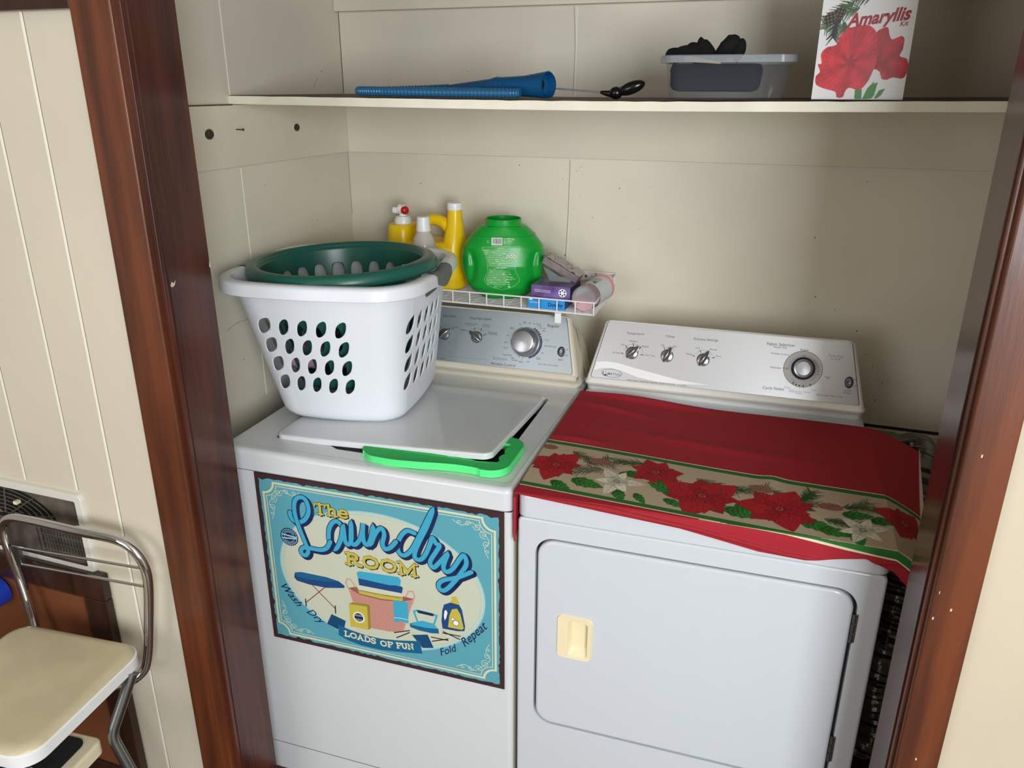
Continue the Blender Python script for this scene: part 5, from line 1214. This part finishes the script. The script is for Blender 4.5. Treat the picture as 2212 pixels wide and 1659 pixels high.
# ================================================================ KNEELING PAD
kp = empty('kneeling_pad', A(.343, 0, .9155), RA); tag(kp, 'bright green foam kneeling pad sticking out from under the washer lid', 'kneeling pad')
mb = MB()
outl = [p for p in rrect(-.022, .036, .312, .205, .040, 10)]
outl = [(x, y - .008 * math.sin((x + .02) * 22) * (1 if y < .06 and x < .26 else 0)) for x, y in outl]
outl2 = []
for i, p in enumerate(outl):
    q = outl[(i + 1) % len(outl)]; n_ = max(1, int(math.hypot(q[0] - p[0], q[1] - p[1]) / .006))
    for k in range(n_): outl2.append((p[0] + (q[0] - p[0]) * k / n_, p[1] + (q[1] - p[1]) * k / n_))
outl2 = [(x, y - (.007 * math.sin((x - .02) * 24) if (y < .05 and x < .255) else 0)) for x, y in outl2]
slot = [(.232 + .006 * math.sin(t * 2.4), .075 + t * .011) for t in range(9)]
sl = [(x - .0, y) for x, y in slot] + [(.205 - .0 * t, .163 - t * .011) for t in range(9)]
sl = [(.2825 + .005 * math.sin(t * 2.0), .078 + .0115 * t) for t in range(9)] + [(.10, .178), (.05, .120), (.10, .080)] + [(.14 + .02 * t, .074 + .004 * math.sin(t * 2.2)) for t in range(6)]
padF = lambda a, b, c: (a, b, c - .004 * max(0, (.1 - a)) / .1)
mb.rings([[padF(a, b, z) for a, b in outl2] for z in (0, .0012, .0165)], 'pad_green_light'); mb.tri([outl2, sl], lambda p: padF(p[0], p[1], .0165), 'pad_green'); mb.tri([outl2], lambda p: padF(p[0], p[1], 0), 'pad_green_light')
mb.rings([[padF(a, b, .0165) for a, b in sl], [padF(a, b, .002) for a, b in sl]], 'pad_green_light'); mb.tri([sl], lambda p: padF(p[0], p[1], .002), 'pit')
mb.build('foam_slab', kp, smooth=30)

# ================================================================ WIRE RACK
RZ = 1.1255
rk = empty('wire_rack', (.40, .68, RZ)); tag(rk, 'white wire rack with raised rims fixed to the wall above the washer control panel', 'wire rack')
RX0, RX1, RY0, RY1 = .085, .705, .56, .797
def K(p): return (p[0] - .40, p[1] - .68, p[2] - RZ)
mb = MB()
for p in ([(RX0, RY0, 1.1585), (RX1, RY0, 1.1585), (RX1, RY1, 1.182), (RX0, RY1, 1.182)],): mb.tube([K(q) for q in smooth_path(fillet(p + [p[0]], .006, 3), 1)], .0021, 'wire_white', 8)
mb.tube([K(q) for q in ((RX1, RY1 - .001, 1.161), (RX0, RY1 - .001, 1.161))], .0019, 'wire_white', 8); mb.tube([K(q) for q in ((RX0, RY0, 1.1275), (RX1 - .006, RY0, 1.1275))], .0021, 'wire_white', 8)
mb.build('rim_wires', rk)
for k in range(14):
    x = .7014 - .0476 * k
    if x < RX0: break
    mb = MB(); mb.tube([K(q) for q in fillet([(x, RY0 - .0005, 1.1590), (x, RY0 - .0005, 1.1255), (x - .004, RY1 - .003, 1.1255), (x, RY1 - .003, 1.182)], .004, 3)], .0018, 'wire_white', 8); mb.build('cross_wire', rk)
for k in range(15):
    y = RY0 + .008 + .0155 * k
    mb = MB(); mb.tube([K((RX0, y, 1.1285)), K((RX1 - .004, y, 1.1285))], .0013, 'wire_white', 6); mb.build('deck_wire', rk)
mb = MB(); mb.box(*K((.604, 0, 0))[:1], K((.646, 0, 0))[0], K((0, .793, 0))[1], K((0, .797, 0))[1], K((0, 0, 1.163))[2], K((0, 0, 1.180))[2], 'wire_white', .001)
mb.lathe([(.011, 0), (.011, .002), (.004, .003), (.004, .0015), (0, .0015)], 'wire_white', 20, X=Matrix.Translation(K((.622, .793, 1.172))) @ Matrix.Rotation(PI / 2, 4, 'X')); mb.lathe([(.0045, .003), (.003, .0045), (0, .005)], 'steel', 12, X=Matrix.Translation(K((.622, .793, 1.172))) @ Matrix.Rotation(PI / 2, 4, 'X')); mb.build('wall_clip', rk)
for x in (.6075,):
    mb = MB(); mb.box(K((x - .0085, 0, 0))[0], K((x + .0085, 0, 0))[0], K((0, .566, 0))[1], K((0, .569, 0))[1], K((0, 0, 1.096))[2], K((0, 0, 1.124))[2], 'white_plastic', .001)
    mb.box(K((x - .0085, 0, 0))[0], K((x + .0085, 0, 0))[0], K((0, .566, 0))[1], K((0, .60, 0))[1], K((0, 0, 1.1215))[2], K((0, 0, 1.1240))[2], 'white_plastic', .0008); mb.build('front_clip', rk)
mb = MB(); mb.box(K((.612, 0, 0))[0], K((.655, 0, 0))[0], K((0, .62, 0))[1], K((0, .68, 0))[1], K((0, 0, 1.1065))[2], K((0, 0, 1.1225))[2], 'almond_dark', .004); mb.build('rest_block', rk)
DZ = 1.1300       # top of the deck wires

def oval(n, w, d, e=2.6): return [(w * math.copysign(abs(math.cos(2 * PI * k / n)) ** (2 / e), math.cos(2 * PI * k / n)), d * math.copysign(abs(math.sin(2 * PI * k / n)) ** (2 / e), math.sin(2 * PI * k / n))) for k in range(n)]
def interp(t, tab): return float(np.interp(t, [a for a, b in tab], [b for a, b in tab]))
# ---------------- green pod tub
tb = empty('detergent_tub', (.4235, .668, DZ), math.radians(19)); tag(tb, 'green lidless detergent tub with white printed warnings standing on the wire rack', 'detergent tub')
tw = [(0, .058), (.004, .064), (.02, .084), (.04, .098), (.065, .108), (.09, .112), (.115, .1115), (.14, .104), (.156, .092), (.166, .083)]
td = [(0, .040), (.004, .046), (.03, .060), (.09, .066), (.14, .060), (.166, .052)]
def tub_pt(th, z):
    e = 2.5; c, s = math.cos(th), math.sin(th); w = interp(z, tw); d = interp(z, td)
    x = w * math.copysign(abs(c) ** (2 / e), c); y = d * math.copysign(abs(s) ** (2 / e), s)
    if abs(c) > .45:
        # finger grips: crescent hollow with a raised ridge
        zz = (z - .088) / .046; xx = (abs(x) - .078) / .034
        g = math.exp(-(((abs(x) - (.078 + .010 * zz * zz)) / .009) ** 2)) * (1 - min(1, abs(zz)) ** 4)
        g2 = math.exp(-(((abs(x) - .094) / .006) ** 2)) * (1 - min(1, abs(zz)) ** 4)
        y -= math.copysign(1, y) * (.0085 * g - .002 * g2) if abs(y) > .012 else 0
    return (x, y, z)
mb = MB(); zs = [0, .002, .004] + [.004 + (.166 - .004) * k / 60 for k in range(1, 61)]
mb.rings([[tub_pt(2 * PI * k / 160, z) for k in range(160)] for z in zs], 'tub_green', cap0=True); mb.build('tub_body', tb, smooth=60)
mb = MB(); prof = [(.0835, .0525, .1660), (.0850, .0535, .1670), (.0830, .0525, .1690), (.070, .0490, .180), (.062, .0465, .188), (.058, .046, .190), (.0480, .0440, .191), (.0470, .0445, .194), (.0470, .0445, .205), (.0480, .0455, .2055), (.0480, .0455, .2075), (.0465, .044, .2085), (.0445, .042, .2075), (.0440, .0415, .180)]
mb.rings([[(x, y, z) for x, y in oval(96, w, d, 2.5 if z < .186 else 2.0)] for w, d, z in prof], 'tub_green'); mb.build('neck', tb, smooth=40)
mb = MB(); mb.rings([[(x, y, z) for x, y in oval(48, .043, .041, 2)] for z in (.185, .1852)], 'pit', cap0=True, cap1=True); mb.build('opening', tb)
mb = MB()
def FT(u, v, h):
    w = interp(v, tw); d = interp(v, td); x = max(min(u, w * .98), -w * .98); y = -d * (1 - (abs(x) / w) ** 2.5) ** (1 / 2.5); return (u, y - h - .0006, v)
pr = Print(mb, FT)
def fine(pts, n=10):
    o = []
    for a, b in zip(pts, pts[1:]):
        for k in range(n): o.append((a[0] + (b[0] - a[0]) * k / n, a[1] + (b[1] - a[1]) * k / n))
    return o + [pts[-1]]
box_ = [(-56, 141), (42, 143), (42, 136), (32, 115), (29, 95), (30, 80), (40, 60), (41, 52), (32, 42), (12, 32), (-6, 29.5), (-24, 33), (-46, 44), (-52, 54), (-50, 62), (-42, 78), (-43, 100), (-48, 120), (-56, 135), (-56, 141)]
box_ = [(x * 1.0 + 2, y * 1.0) for x, y in box_]
pr.stroke('tub_print', 1, .55, fine(box_, 8))
for y, x0, x1 in ((136, -53, 43), (91.5, -41, 31), (86.5, -40, 31)): pr.stroke('tub_print', 1, .5, fine([(x0, y), (x1, y)], 20))
pr.text('WARNING', 'tub_print', 1, (-16, 137.2), (4, 137.6), .3); pr.text('AVERTISSEMENT', 'tub_print', 1, (-20, 87.6), (12, 88.2), .3)
pr.poly('yel', 1, [(-22, 137.4), (-18.6, 137.4), (-20.3, 140)]); pr.poly('yel', 1, [(-26, 87.6), (-22.6, 87.6), (-24.3, 90.4)])
rr = random.Random(8)
def lines(y0, y1, xl, xr, n, wd=.9):
    for k in range(n):
        y = y0 + (y1 - y0) * k / (n - 1); a = xl(y); b = xr(y); e = a + (b - a) * rr.uniform(.55, 1.0); x = a
        while x < e:
            l = rr.uniform(2.0, 7); x2 = min(x + l, e); bb = 1.5 if rr.random() < .14 else wd; pr.stroke('tub_print', 1, bb, [(x, y), (x2, y)]); x = x2 + .7
wl = lambda y: interp(y, [(44, -42), (56, -46), (62, -44), (78, -37), (100, -38), (120, -44), (135, -51)]); wr = lambda y: interp(y, [(44, 24), (56, 38), (62, 37), (78, 28), (100, 27), (120, 32), (135, 40)])
lines(133, 95, wl, wr, 16, .8); lines(83, 44, wl, wr, 17, .8); lines(41, 37, lambda y: -26, lambda y: 14, 2, .7)
for c_ in ((12, 118), (20.5, 118), (29, 118)): pr.circ('white', 2, 4.0, c_); pr.arc('red_plastic', 3, .7, c_, 3.7, 0, 360, 16); pr.circ('ink', 3, 1.6, c_)
pr.poly('white', 2, *[[(-31, 148), (-1, 149), (-1, 168), (-31, 168)]]) if False else None
bx0, bx1, by0, by1 = -30, -2, 147, 165
pr.poly('white', 2, [(bx0, by0), (-16, by0), (bx1, by0), (bx1, by1), (-16, by1), (bx0, by1)])
x = bx0 + 3
while x < bx1 - 3: w_ = rr.uniform(.4, 1.3); pr.poly('ink', 3, [(x, by0 + 2.5), (x + w_, by0 + 2.5), (x + w_, by1 - 1.5), (x, by1 - 1.5)]); x += w_ + rr.uniform(.4, 1.1)
lines(163, 149, lambda y: 1, lambda y: 33, 6, .8); lines(157, 152, lambda y: -42, lambda y: -34, 3, .6); pr.stroke('tub_print', 1, 1.2, [(-29, 144.5), (-26, 144.5)]); pr.stroke('tub_print', 1, .8, [(-24, 144), (15, 144.6)]); pr.stroke('tub_print', 1, 1.2, [(17, 145), (20, 145)])
pr.poly('white', 2, [(13, 35), (18, 35), (18, 40), (13, 40)]); pr.circ('ink', 3, 1.3, (15.5, 37.5), 8)
mb.build('printed_label', tb, smooth=0, recalc=False)

# ---------------- yellow jug
jg = empty('detergent_jug', (.185, .706, DZ)); tag(jg, 'large yellow detergent jug with arched handle and white spout on the wire rack', 'detergent jug')
mb = MB()
def loft(mb, secs, m, n=48, e=3.0, cap0=True, cap1=True, cy=0):
    mb.rings([[(cx + x, cy + y, z) for x, y in oval(n, w, d, e)] for z, cx, w, d in secs], m, cap0=cap0, cap1=cap1)
loft(mb, [(0, 0, .104, .046), (.003, 0, .110, .052), (.01, 0, .114, .056), (.06, 0, .115, .058), (.10, -.002, .113, .058), (.118, -.004, .108, .056), (.128, -.006, .098, .050), (.132, -.006, .085, .042)], 'yellow_plastic')
loft(mb, [(.10, -.072, .040, .054), (.130, -.073, .040, .054), (.158, -.074, .038, .050), (.168, -.075, .036, .046), (.1715, -.075, .034, .044), (.172, -.075, .024, .024)], 'yellow_plastic', e=2.6)
loft(mb, [(.08, .078, .036, .050), (.12, .080, .033, .044), (.15, .082, .027, .034), (.18, .083, .022, .024), (.205, .083, .0195, .020), (.217, .083, .0190, .0195), (.218, .083, .015, .015)], 'yellow_plastic', e=2.2)
mb.build('jug_body', jg, smooth=50)
mb = MB(); hp = smooth_path([(-.050, 0, .115), (-.030, 0, .150), (-.004, 0, .178), (.022, 0, .187), (.048, 0, .180), (.070, 0, .160)], 8); mb.tube(hp, [.0145 + .004 * abs(k / (len(hp) - 1) - .5) for k in range(len(hp))], 'yellow_plastic', 16); mb.build('handle', jg, smooth=60)
mb = MB(); mb.tube(smooth_path([(-.052, 0, .118), (-.02, 0, .122), (.02, 0, .118), (.06, 0, .122)], 4), .010, 'yellow_plastic', 12)
mb = MB(); mb.lathe([(.0205, .217), (.0210, .218), (.0210, .232), (.0190, .2355), (0, .236)], 'white_plastic', 28, c=(.083, 0, 0)); mb.build('cap', jg)
mb = MB(); mb.lathe([(.024, .171), (.0245, .173), (.0235, .184), (.021, .187), (.021, .191), (.010, .193), (.010, .204), (0, .206)], 'white_plastic', 28, c=(-.075, 0, 0))
mb.tube([(-.098, -.012, .208), (-.066, -.006, .208)], [.009, .010], 'white_plastic', 16); mb.tube([(-.080, -.01, .213), (-.060, -.012, .211)], .0125, 'white_plastic', 18); mb.build('spout', jg)
mb = MB(); mb.lathe([(.0122, 0), (.0120, .003), (.0095, .008), (.005, .0100), (0, .0105)], 'red_plastic', 24, X=Matrix.Translation((-.062, -.014, .210)) @ Matrix.Rotation(math.radians(80), 4, 'Y') @ Matrix.Rotation(math.radians(35), 4, 'X')); mb.build('push_button', jg)
mb = MB(); FJ = lambda u, v, h: (u, -.0575 * (1 - (min(abs(u) / .115, .99)) ** 3) ** (1 / 3) - .0012 - h, v)
pr = Print(mb, FJ); pr.poly('lab_blue', 1, fine([(10, 10), (55, 10), (66, 30), (76, 60), (76, 92), (20, 92), (10, 10)], 6)); pr.circ('white', 2, 16, (56, 74)); pr.circ('lab_blue', 3, 12, (56, 74)); pr.text('Oxi', 'white', 3, (30, 50), (60, 52), .3); mb.build('label', jg, smooth=0, recalc=False)

# ---------------- clear bottle
cb = empty('spray_refill_bottle', (.2195, .607, DZ)); tag(cb, 'slim clear bottle with white cap and pink striped label in front of the yellow jug', 'bottle')
mb = MB(); mb.lathe([(.030, 0), (.033, .003), (.034, .02), (.034, .115), (.032, .135), (.026, .155), (.0175, .170), (.0160, .176), (0, .177)], 'clear_bottle', 36); mb.build('bottle_body', cb)
mb = MB(); mb.lathe([(.0190, .172), (.0190, .176), (.0165, .205), (.0162, .209), (0, .210)], 'white_plastic', 32)
for k in range(0): pass
mb.build('cap', cb)
mb = MB()
for z0, z1, m_ in ((.02, .112, 'white_plastic'), (.112, .118, 'lab_lilac'), (.106, .112, 'lab_pink'), (.098, .106, 'lab_pink'), (.05, .098, 'lab_blue')): mb.rings([[(.0344 * math.cos(2 * PI * k / 36), .0344 * math.sin(2 * PI * k / 36), z) for k in range(36)] for z in (z0, z1)], m_)
mb.build('label', cb)

# ---------------- boxes
def carton(name, loc, rz, w, d, h, m, label, cat, art=None, side=None):
    t = empty(name, loc, rz); tag(t, label, cat); mb = MB(); mb.box(0, w, 0, d, 0, h, m, .0008)
    if side:
        mb.add([(w + .0004, .001, .001), (w + .0004, d - .001, .001), (w + .0004, d - .001, h - .001), (w + .0004, .001, h - .001)], [(0, 1, 2, 3)], side)
    mb.build('carton', t); 
    if art: mb = MB(); art(Print(mb, lambda u, v, h_: (u, -.0003 - h_, v))); mb.build('printed_front', t, smooth=0, recalc=False)
    return t
def art_blue(pr):
    pr.text('Downy', 'downy_ink', 1, (54, 7.5), (94, 8.5), .5, hs=1.0); pr.text('dryer sheets', 'white', 1, (6, 14), (30, 14), .1); pr.poly('white', 1, [(4, 21), (12, 21), (12, 25), (4, 25)]); pr.stroke('downy_ink', 1, .8, [(14, 23), (36, 22)])
carton('dryer_sheet_box', (.5265, .567, DZ), math.radians(0), .098, .10, .0265, 'blue_box', 'bright blue dryer sheet box at the bottom of the small stack on the wire rack', 'box', art_blue, 'blue_box_dark')
def art_purple(pr):
    c = (84, 17); pr.circ('white', 1, 10.6, c); pr.circ('lab_lilac', 1, 0.1, c)
    for k in range(6): a = PI / 6 + k * PI / 3; pr.circ('dark_navy_box', 2, 2.5, (c[0] + 6.6 * math.cos(a), c[1] + 6.6 * math.sin(a)), 5)
    pr.text('softens fabric and reduces static', 'white', 1, (9, 19.5), (52, 19), .3); pr.text('assouplit les tissus et la statique', 'white', 1, (9, 15.5), (52, 15), .3)
carton('purple_box', (.533, .572, DZ + .027), math.radians(-1), .104, .095, .0325, 'purple_box', 'purple box with white six-spoke round emblem resting on the blue box', 'box', art_purple, 'dark_navy_box')
bg = empty('torn_carton', (.590, .655, DZ + .0560)); tag(bg, 'torn open grey carton with shiny plastic leaning on the purple box against the green tub', 'carton')
mb = MB(); Xb = Matrix.Translation((0.004, 0, .031)) @ Matrix.Rotation(math.radians(28), 4, 'Y')
mb.box(-.054, .050, -.028, .036, -.008, .012, 'carton_mauve', .003, X=Xb); mb.build('carton', bg)
bm = bmesh.new(); bmesh.ops.create_grid(bm, x_segments=30, y_segments=16, size=1)
for v in bm.verts: v.co = Xb @ Vector((v.co.x * .050, v.co.y * .031 + .003, .013 + .004 * noise.noise(v.co * 4) + .003 * abs(noise.noise(v.co * 9))))
mb = MB(); mb.bm(bm, 'bag_grey'); mb.build('plastic_film', bg, recalc=False)
mb = MB(); mb.tri([[(-.042, .040), (-.030, .018), (-.022, -.0), (.022, -.002), (.034, .006), (.032, .012), (.0, .018), (-.02, .03)]], lambda p: (p[0], -.030, p[1] - .0), 'carton_grey'); mb.tri([[(-.042, .040), (-.030, .018), (-.022, -.0), (.022, -.002), (.034, .006), (.032, .012), (.0, .018), (-.02, .03)]], lambda p: (p[0], -.0285, p[1] - .0), 'carton_grey'); mb.build('flap', bg)

# ---------------- jar
jr = empty('crystal_jar', (.6715, .566, DZ + .0335)); tag(jr, 'clear jar of pink crystals lying on its side on the wire rack', 'jar')
Xj = Matrix.Rotation(math.radians(-6), 4, 'Z') @ Matrix.Rotation(-PI / 2, 4, 'X') @ Matrix.Diagonal((.93, .93, .86, 1))
mb = MB(); mb.lathe([(0, .003), (.020, .002), (.030, .000), (.0345, .004), (.0355, .010), (.0345, .020), (.0350, .150), (.030, .160), (.030, .165)], 'jar_clear', 40, X=Xj); mb.build('jar_body', jr, smooth=50)
mb = MB(); Rj = []
for y in [.004 + .012 * k for k in range(12)]:
    lv = -.002 - y * .06; ring = []
    for k in range(24):
        a = 2 * PI * k / 24; x, z = .0305 * math.cos(a), .0305 * math.sin(a); z = min(z, lv + .0015 * noise.noise(Vector((x * 90, y * 90, 0)))); ring.append(Matrix.Rotation(math.radians(-6), 4, 'Z') @ Vector((x, y * .86, z)))
    Rj.append(ring)
mb.rings(Rj, 'crystals', cap0=True, cap1=True); mb.build('pink_crystals', jr)
mb = MB(); mb.rings([[Xj @ Vector((.0356 * math.cos(2 * PI * k / 40), .0356 * math.sin(2 * PI * k / 40), y)) for k in range(40)] for y in (.045, .150)], 'jar_label')
FL = lambda u, v, h: tuple(Xj @ Vector(((.0357 + h) * math.sin(u / .0357), -(.0357 + h) * math.cos(u / .0357), v)))
pr = Print(mb, FL)
for k in range(9): pr.stroke('ink', 2, .8, [(-20 + 4.2 * k, 70 + 3 * (k % 3)), (-20 + 4.2 * k, 125 - 5 * (k % 2))])
pr.poly('inkl', 2, [(4, 60), (14, 60), (14, 80), (4, 80)])
mb.build('label', jr, recalc=False)
mb = MB(); mb.lathe([(.031, .158), (.0365, .159), (.0365, .169), (.034, .172), (0, .172)], 'pink_lid', 36, X=Xj); mb.build('lid', jr)

# ================================================================ ON THE SHELF
def SZ(x): return ZS + sag(x) + .0008
am = empty('amaryllis_box', (1.148, .325, SZ(1.30)), 0); tag(am, 'tall white gift box with red amaryllis flower print on the right of the shelf', 'box')
BW, BHH = .1525, .225
mb = MB(); mb.box(0, BW, 0, .105, 0, BHH, 'box_white', .0012); mb.build('carton', am)
Rm = Raster(BW * 1000, BHH * 1000, 0.62, L3((236, 234, 232)))
rnd = random.Random(2); pg = L3((58, 96, 50)); pg2 = L3((34, 52, 40))
for x, y, a, l, c in ((78, 168, 190, 80, 35), (60, 150, 200, 62, 0), (50, 158, 215, 60, 20), (34, 140, 235, 40, 40), (40, 128, 270, 30, 30), (44, 170, 160, 60, 20)): Rm.spray(x, y, a, l, 20, 16, rnd, pg if rnd.random() < .6 else pg2, c)
for x, y, a in ((29, 143, 30), (14, 134, 60)): Rm.cone(x, y, 13, 9, a, L3((120, 100, 90)), L3((30, 22, 20)))
AO = [(66, 122), (80, 122), (92, 113), (97, 99), (97, 80), (101, 64), (97, 47), (91, 30), (79, 16), (62, 20), (56, 13), (53, 4), (43, 4), (39, 13), (18, 19), (5, 26), (3, 39), (9, 47), (4, 59), (10, 61), (7, 76), (15, 87), (31, 92), (35, 106), (45, 117)]
BO = [(93, 108), (102, 117), (111, 118), (115, 107), (121, 99), (134, 104), (140, 99), (140, 83), (137, 72), (149, 67), (153, 52), (148, 36), (131, 37), (121, 33), (112, 36), (115, 41), (103, 50), (96, 53), (94, 80)]
GO = [[(72, 16), (83, 20), (85, 1), (73, 1)], [(86, 1), (92, 19), (102, 31), (101, 24), (96, 12), (94, 1)], [(91, 1), (102, 27), (108, 29), (105, 7), (101, 2)], [(105, 2), (112, 16), (122, 19), (116, 7), (110, 2)]]
for g in GO: Rm.poly(g, L3((62, 140, 52)))
def flower(out, c, base):
    out = [(p.x, p.y) for p in smooth_path([(a, b, 0) for a, b in out], 5, True)]
    w, ins = Rm.poly(out, L3(base)); X, Y = Rm.X[w] - c[0], Rm.Y[w] - c[1]; an = np.arctan2(Y, X); r = np.hypot(X, Y)
    sh_ = 1 + .16 * np.cos(an * 6 + .6) + .08 * np.cos(an * 37 + r * .05) - .35 * np.exp(-(r / 13) ** 2) + .06 * np.sin(r * .35 + an * 5)
    Rm.C[w] = np.where(ins[..., None], Rm.C[w] * np.clip(sh_, .4, 1.5)[..., None], Rm.C[w])
flower(BO, (103, 62), (190, 36, 48)); flower(AO, (58, 62), (206, 48, 60))
for k in range(6): Rm.line(104, 60, 112 + 3 * k, 50 + 3 * k, 1.2, L3((150, 20, 40)))
Rm.petal(112, 52, -80, 18, 9, L3((206, 60, 60)), None, .6, .05)
tt = np.linspace(0, 1, 5)
PX = np.stack([Rm.X * .001, np.full_like(Rm.X, -.0006), Rm.Y * .001], -1)
m_bx = color_mat('box_print', 0.28, coat=0.35, bump=0.12, bscale=55)
grid_mesh('printed_front', PX, Rm.C, m_bx, am)
mb = MB(); pr = Print(mb, lambda u, v, h: (u, -.0009 - h, v)); pr.text('Amaryllis', 'kitred', 1, (43, 120), (146, 131), .55, .35, hs=1.1); pr.text('Kit', 'kitred', 1, (129, 119.5), (143, 121), .25, .3)
pr.stroke('kitred', 1, 1.6, smooth_path([(43, 122, 0), (50, 117, 0), (60, 122, 0), (70, 140, 0), (62, 128, 0), (56, 131, 0)], 5)) if False else None
mb.build('lettering', am, smooth=0, recalc=False)

# ---------------- clear bin with black things
bn = empty('plastic_bin', (.985, .415, SZ(1.10))); tag(bn, 'clear plastic storage bin holding dark items on the shelf', 'storage bin')
def binr(z, i=0.0): t = z / .078; return rrect(-.103 - .010 * t + i, -.085 - .006 * t + i, .112 + .012 * t - i, .075 + .008 * t - i, .030)
mb = MB(); mb.rings([[(a, b, z) for a, b in binr(z, i)] for z, i in ((0, .006), (.003, .001), (.066, 0))], 'clear_bin'); mb.tri([binr(0, .006)], lambda p: (p[0], p[1], .0), 'clear_bin')
o = mb.build('bin_body', bn); md = o.modifiers.new('thickness', 'SOLIDIFY'); md.thickness = .0012
mb = MB(); mb.rings([[(a, b, z) for a, b in binr(.07, i)] for z, i in ((.066, 0), (.078, -.002), (.0795, -.005), (.078, -.0075), (.066, -.0080))], 'clear_rim'); mb.build('rim', bn)
gl = empty('black_gloves', (.955, .405, SZ(1.10) + .004)); tag(gl, 'black fabric gloves heaped in the clear bin with two finger ends standing up', 'gloves')
mb = MB(); mb.rings([[(a * .80 + .008 + .002 * noise.noise(Vector((a * 60, b * 60, z * 60))), b * .9 + .004, z) for a, b in binr(z + .003, i)] for z, i in ((.010, .022), (.013, .012), (.02, .008), (.050, .008), (.060, .014))], 'cloth_black', cap0=True, cap1=True); mb.build('glove_pile', gl)
def finger(pts, rs, nm, m='cloth_black'):
    mb = MB(); P = smooth_path(pts, 6); mb.tube(P, [interp(k / (len(P) - 1), list(zip(np.linspace(0, 1, len(rs)), rs))) for k in range(len(P))], m, 14); return mb.build(nm, gl, smooth=60)
finger([(-.010, 0, .060), (-.016, 0, .085), (-.021, 0, .104), (-.020, .0, .108)], [.026, .020, .009, .002], 'finger')
finger([(.008, 0, .070), (.028, 0, .088), (.040, 0, .106), (.043, 0, .113)], [.010, .018, .014, .003], 'finger')
finger([(.040, 0, .070), (.052, 0, .085), (.054, 0, .100), (.052, 0, .106)], [.012, .011, .008, .002], 'finger')
finger([(-.078, 0, .068), (-.060, 0, .078), (-.03, 0, .080), (.0, 0, .074)], [.008, .016, .018, .014], 'cuff')
finger([(-.088, .01, .066), (-.080, .01, .080), (-.065, .01, .086)], [.008, .012, .006], 'cuff')
finger([(-.050, .0, .078), (-.038, 0, .090), (-.022, 0, .090)], [.010, .012, .006], 'cuff')
ck = empty('wooden_stick', (.915, .334, SZ(1.10) + .066)); tag(ck, 'pale wooden stick lying just inside the front of the clear bin', 'stick')
mb = MB(); mb.tube([(-.002, 0, .006), (.01, 0, .006), (.065, 0, -.001)], [.0055, .0055, .002], 'paper_wood', 10); mb.build('shaft', ck)

# ---------------- blue vacuum hose attachment
vh = empty('hose_attachment', (.40, .36, SZ(.4))); tag(vh, 'blue cone nozzle with thin ribbed hose doubled back along the shelf', 'hose attachment')
def V(x, y, z): return (x - .40, y - .36, z + SZ(x) - SZ(.40))
mb = MB(); ax = [(.383, .420, .018), (.497, .384, .0215), (.509, .380, .0225), (.517, .377, .0235), (.527, .374, .0235), (.585, .357, .0250), (.641, .340, .0275), (.6415, .3398, .0275)]
rs = [.0080, .0175, .0190, .0200, .0190, .0205, .0265, .0240]
mb.tube([V(*p) for p in ax], rs, 'hose_blue', 32, caps=False)
mb.tube([V(.6415, .3398, .0275), V(.625, .345, .0270), V(.620, .3465, .0268)], [.0240, .0215, .002], 'hose_blue', 32, caps=False); mb.tube([V(.6210, .3462, .0268), V(.6225, .3457, .0268)], .0130, 'pit', 24); mb.build('nozzle', vh, smooth=40)
P = [Vector(V(*p)) for p in smooth_path([(.588, .318, .0115), (.50, .319, .0115), (.40, .320, .0115), (.30, .3225, .0115), (.225, .326, .0115), (.206, .340, .0115), (.220, .368, .0115), (.27, .395, .013), (.34, .418, .016), (.385, .420, .018)], 34)]
mb = MB(); mb.tube(P, [.0100 if k % 3 else .0082 for k in range(len(P))], 'hose_clear', 14); mb.build('ribbed_hose', vh, smooth=70)

br = empty('bent_wire_brush', (.74, .39, SZ(.74))); tag(br, 'thin grey wire tool with glossy black handle lying beside the blue nozzle', 'brush')
mb = MB(); mb.tube(smooth_path([(-.105, .002, .021), (-.06, .001, .018), (0, 0, .014)], 5), .0018, 'grey_plastic', 8); mb.build('wire', br)
mb = MB()
def lobe(c, r, rot_=0): 
    bm = bmesh.new(); bmesh.ops.create_uvsphere(bm, u_segments=24, v_segments=14, radius=1); bmesh.ops.transform(bm, matrix=Matrix.Translation(c) @ Matrix.Rotation(rot_, 4, 'Y') @ Matrix.Diagonal((*r, 1)), verts=bm.verts); mb.bm(bm, 'black_plastic')
mb.tube([(-.002, 0, .0140), (.012, 0, .0115), (.026, 0, .0105)], [.003, .006, .008], 'black_plastic', 14); lobe((.030, 0, .0125), (.014, .012, .0125)); lobe((.062, -.002, .0225), (.029, .014, .0125), -.35); lobe((.046, 0, .0185), (.016, .010, .009), -.5)
mb.build('handle', br, smooth=60)

# ---------------- foil duct beside the dryer
fd = empty('foil_duct', (1.47, .50, 0.0)); tag(fd, 'crumpled silver foil dryer duct hanging in the dark gap right of the dryer', 'duct')
P = smooth_path([(0, .18, .80), (.01, .10, .84), (.005, .0, .80), (.0, -.09, .66), (-.01, -.12, .50), (-.01, -.10, .34), (.01, -.06, .18), (.0, .02, .07)], 30)
mb = MB(); rr = random.Random(6); mb.tube(P, [.052 + (.004 if k % 4 < 2 else -.004) + rr.uniform(-.0025, .0025) for k in range(len(P))], 'foil', 28)
for i, v in enumerate(mb.v): n_ = noise.noise(Vector(v) * 30) * .003; mb.v[i] = (v[0] + n_, v[1] + n_, v[2] + n_)
mb.build('corrugated_pipe', fd, smooth=25)
mb = MB(); mb.tube([(-.085, .22, .80), (-.03, .22, .80), (0, .19, .80)], .05, 'foil', 24); mb.build('elbow', fd)
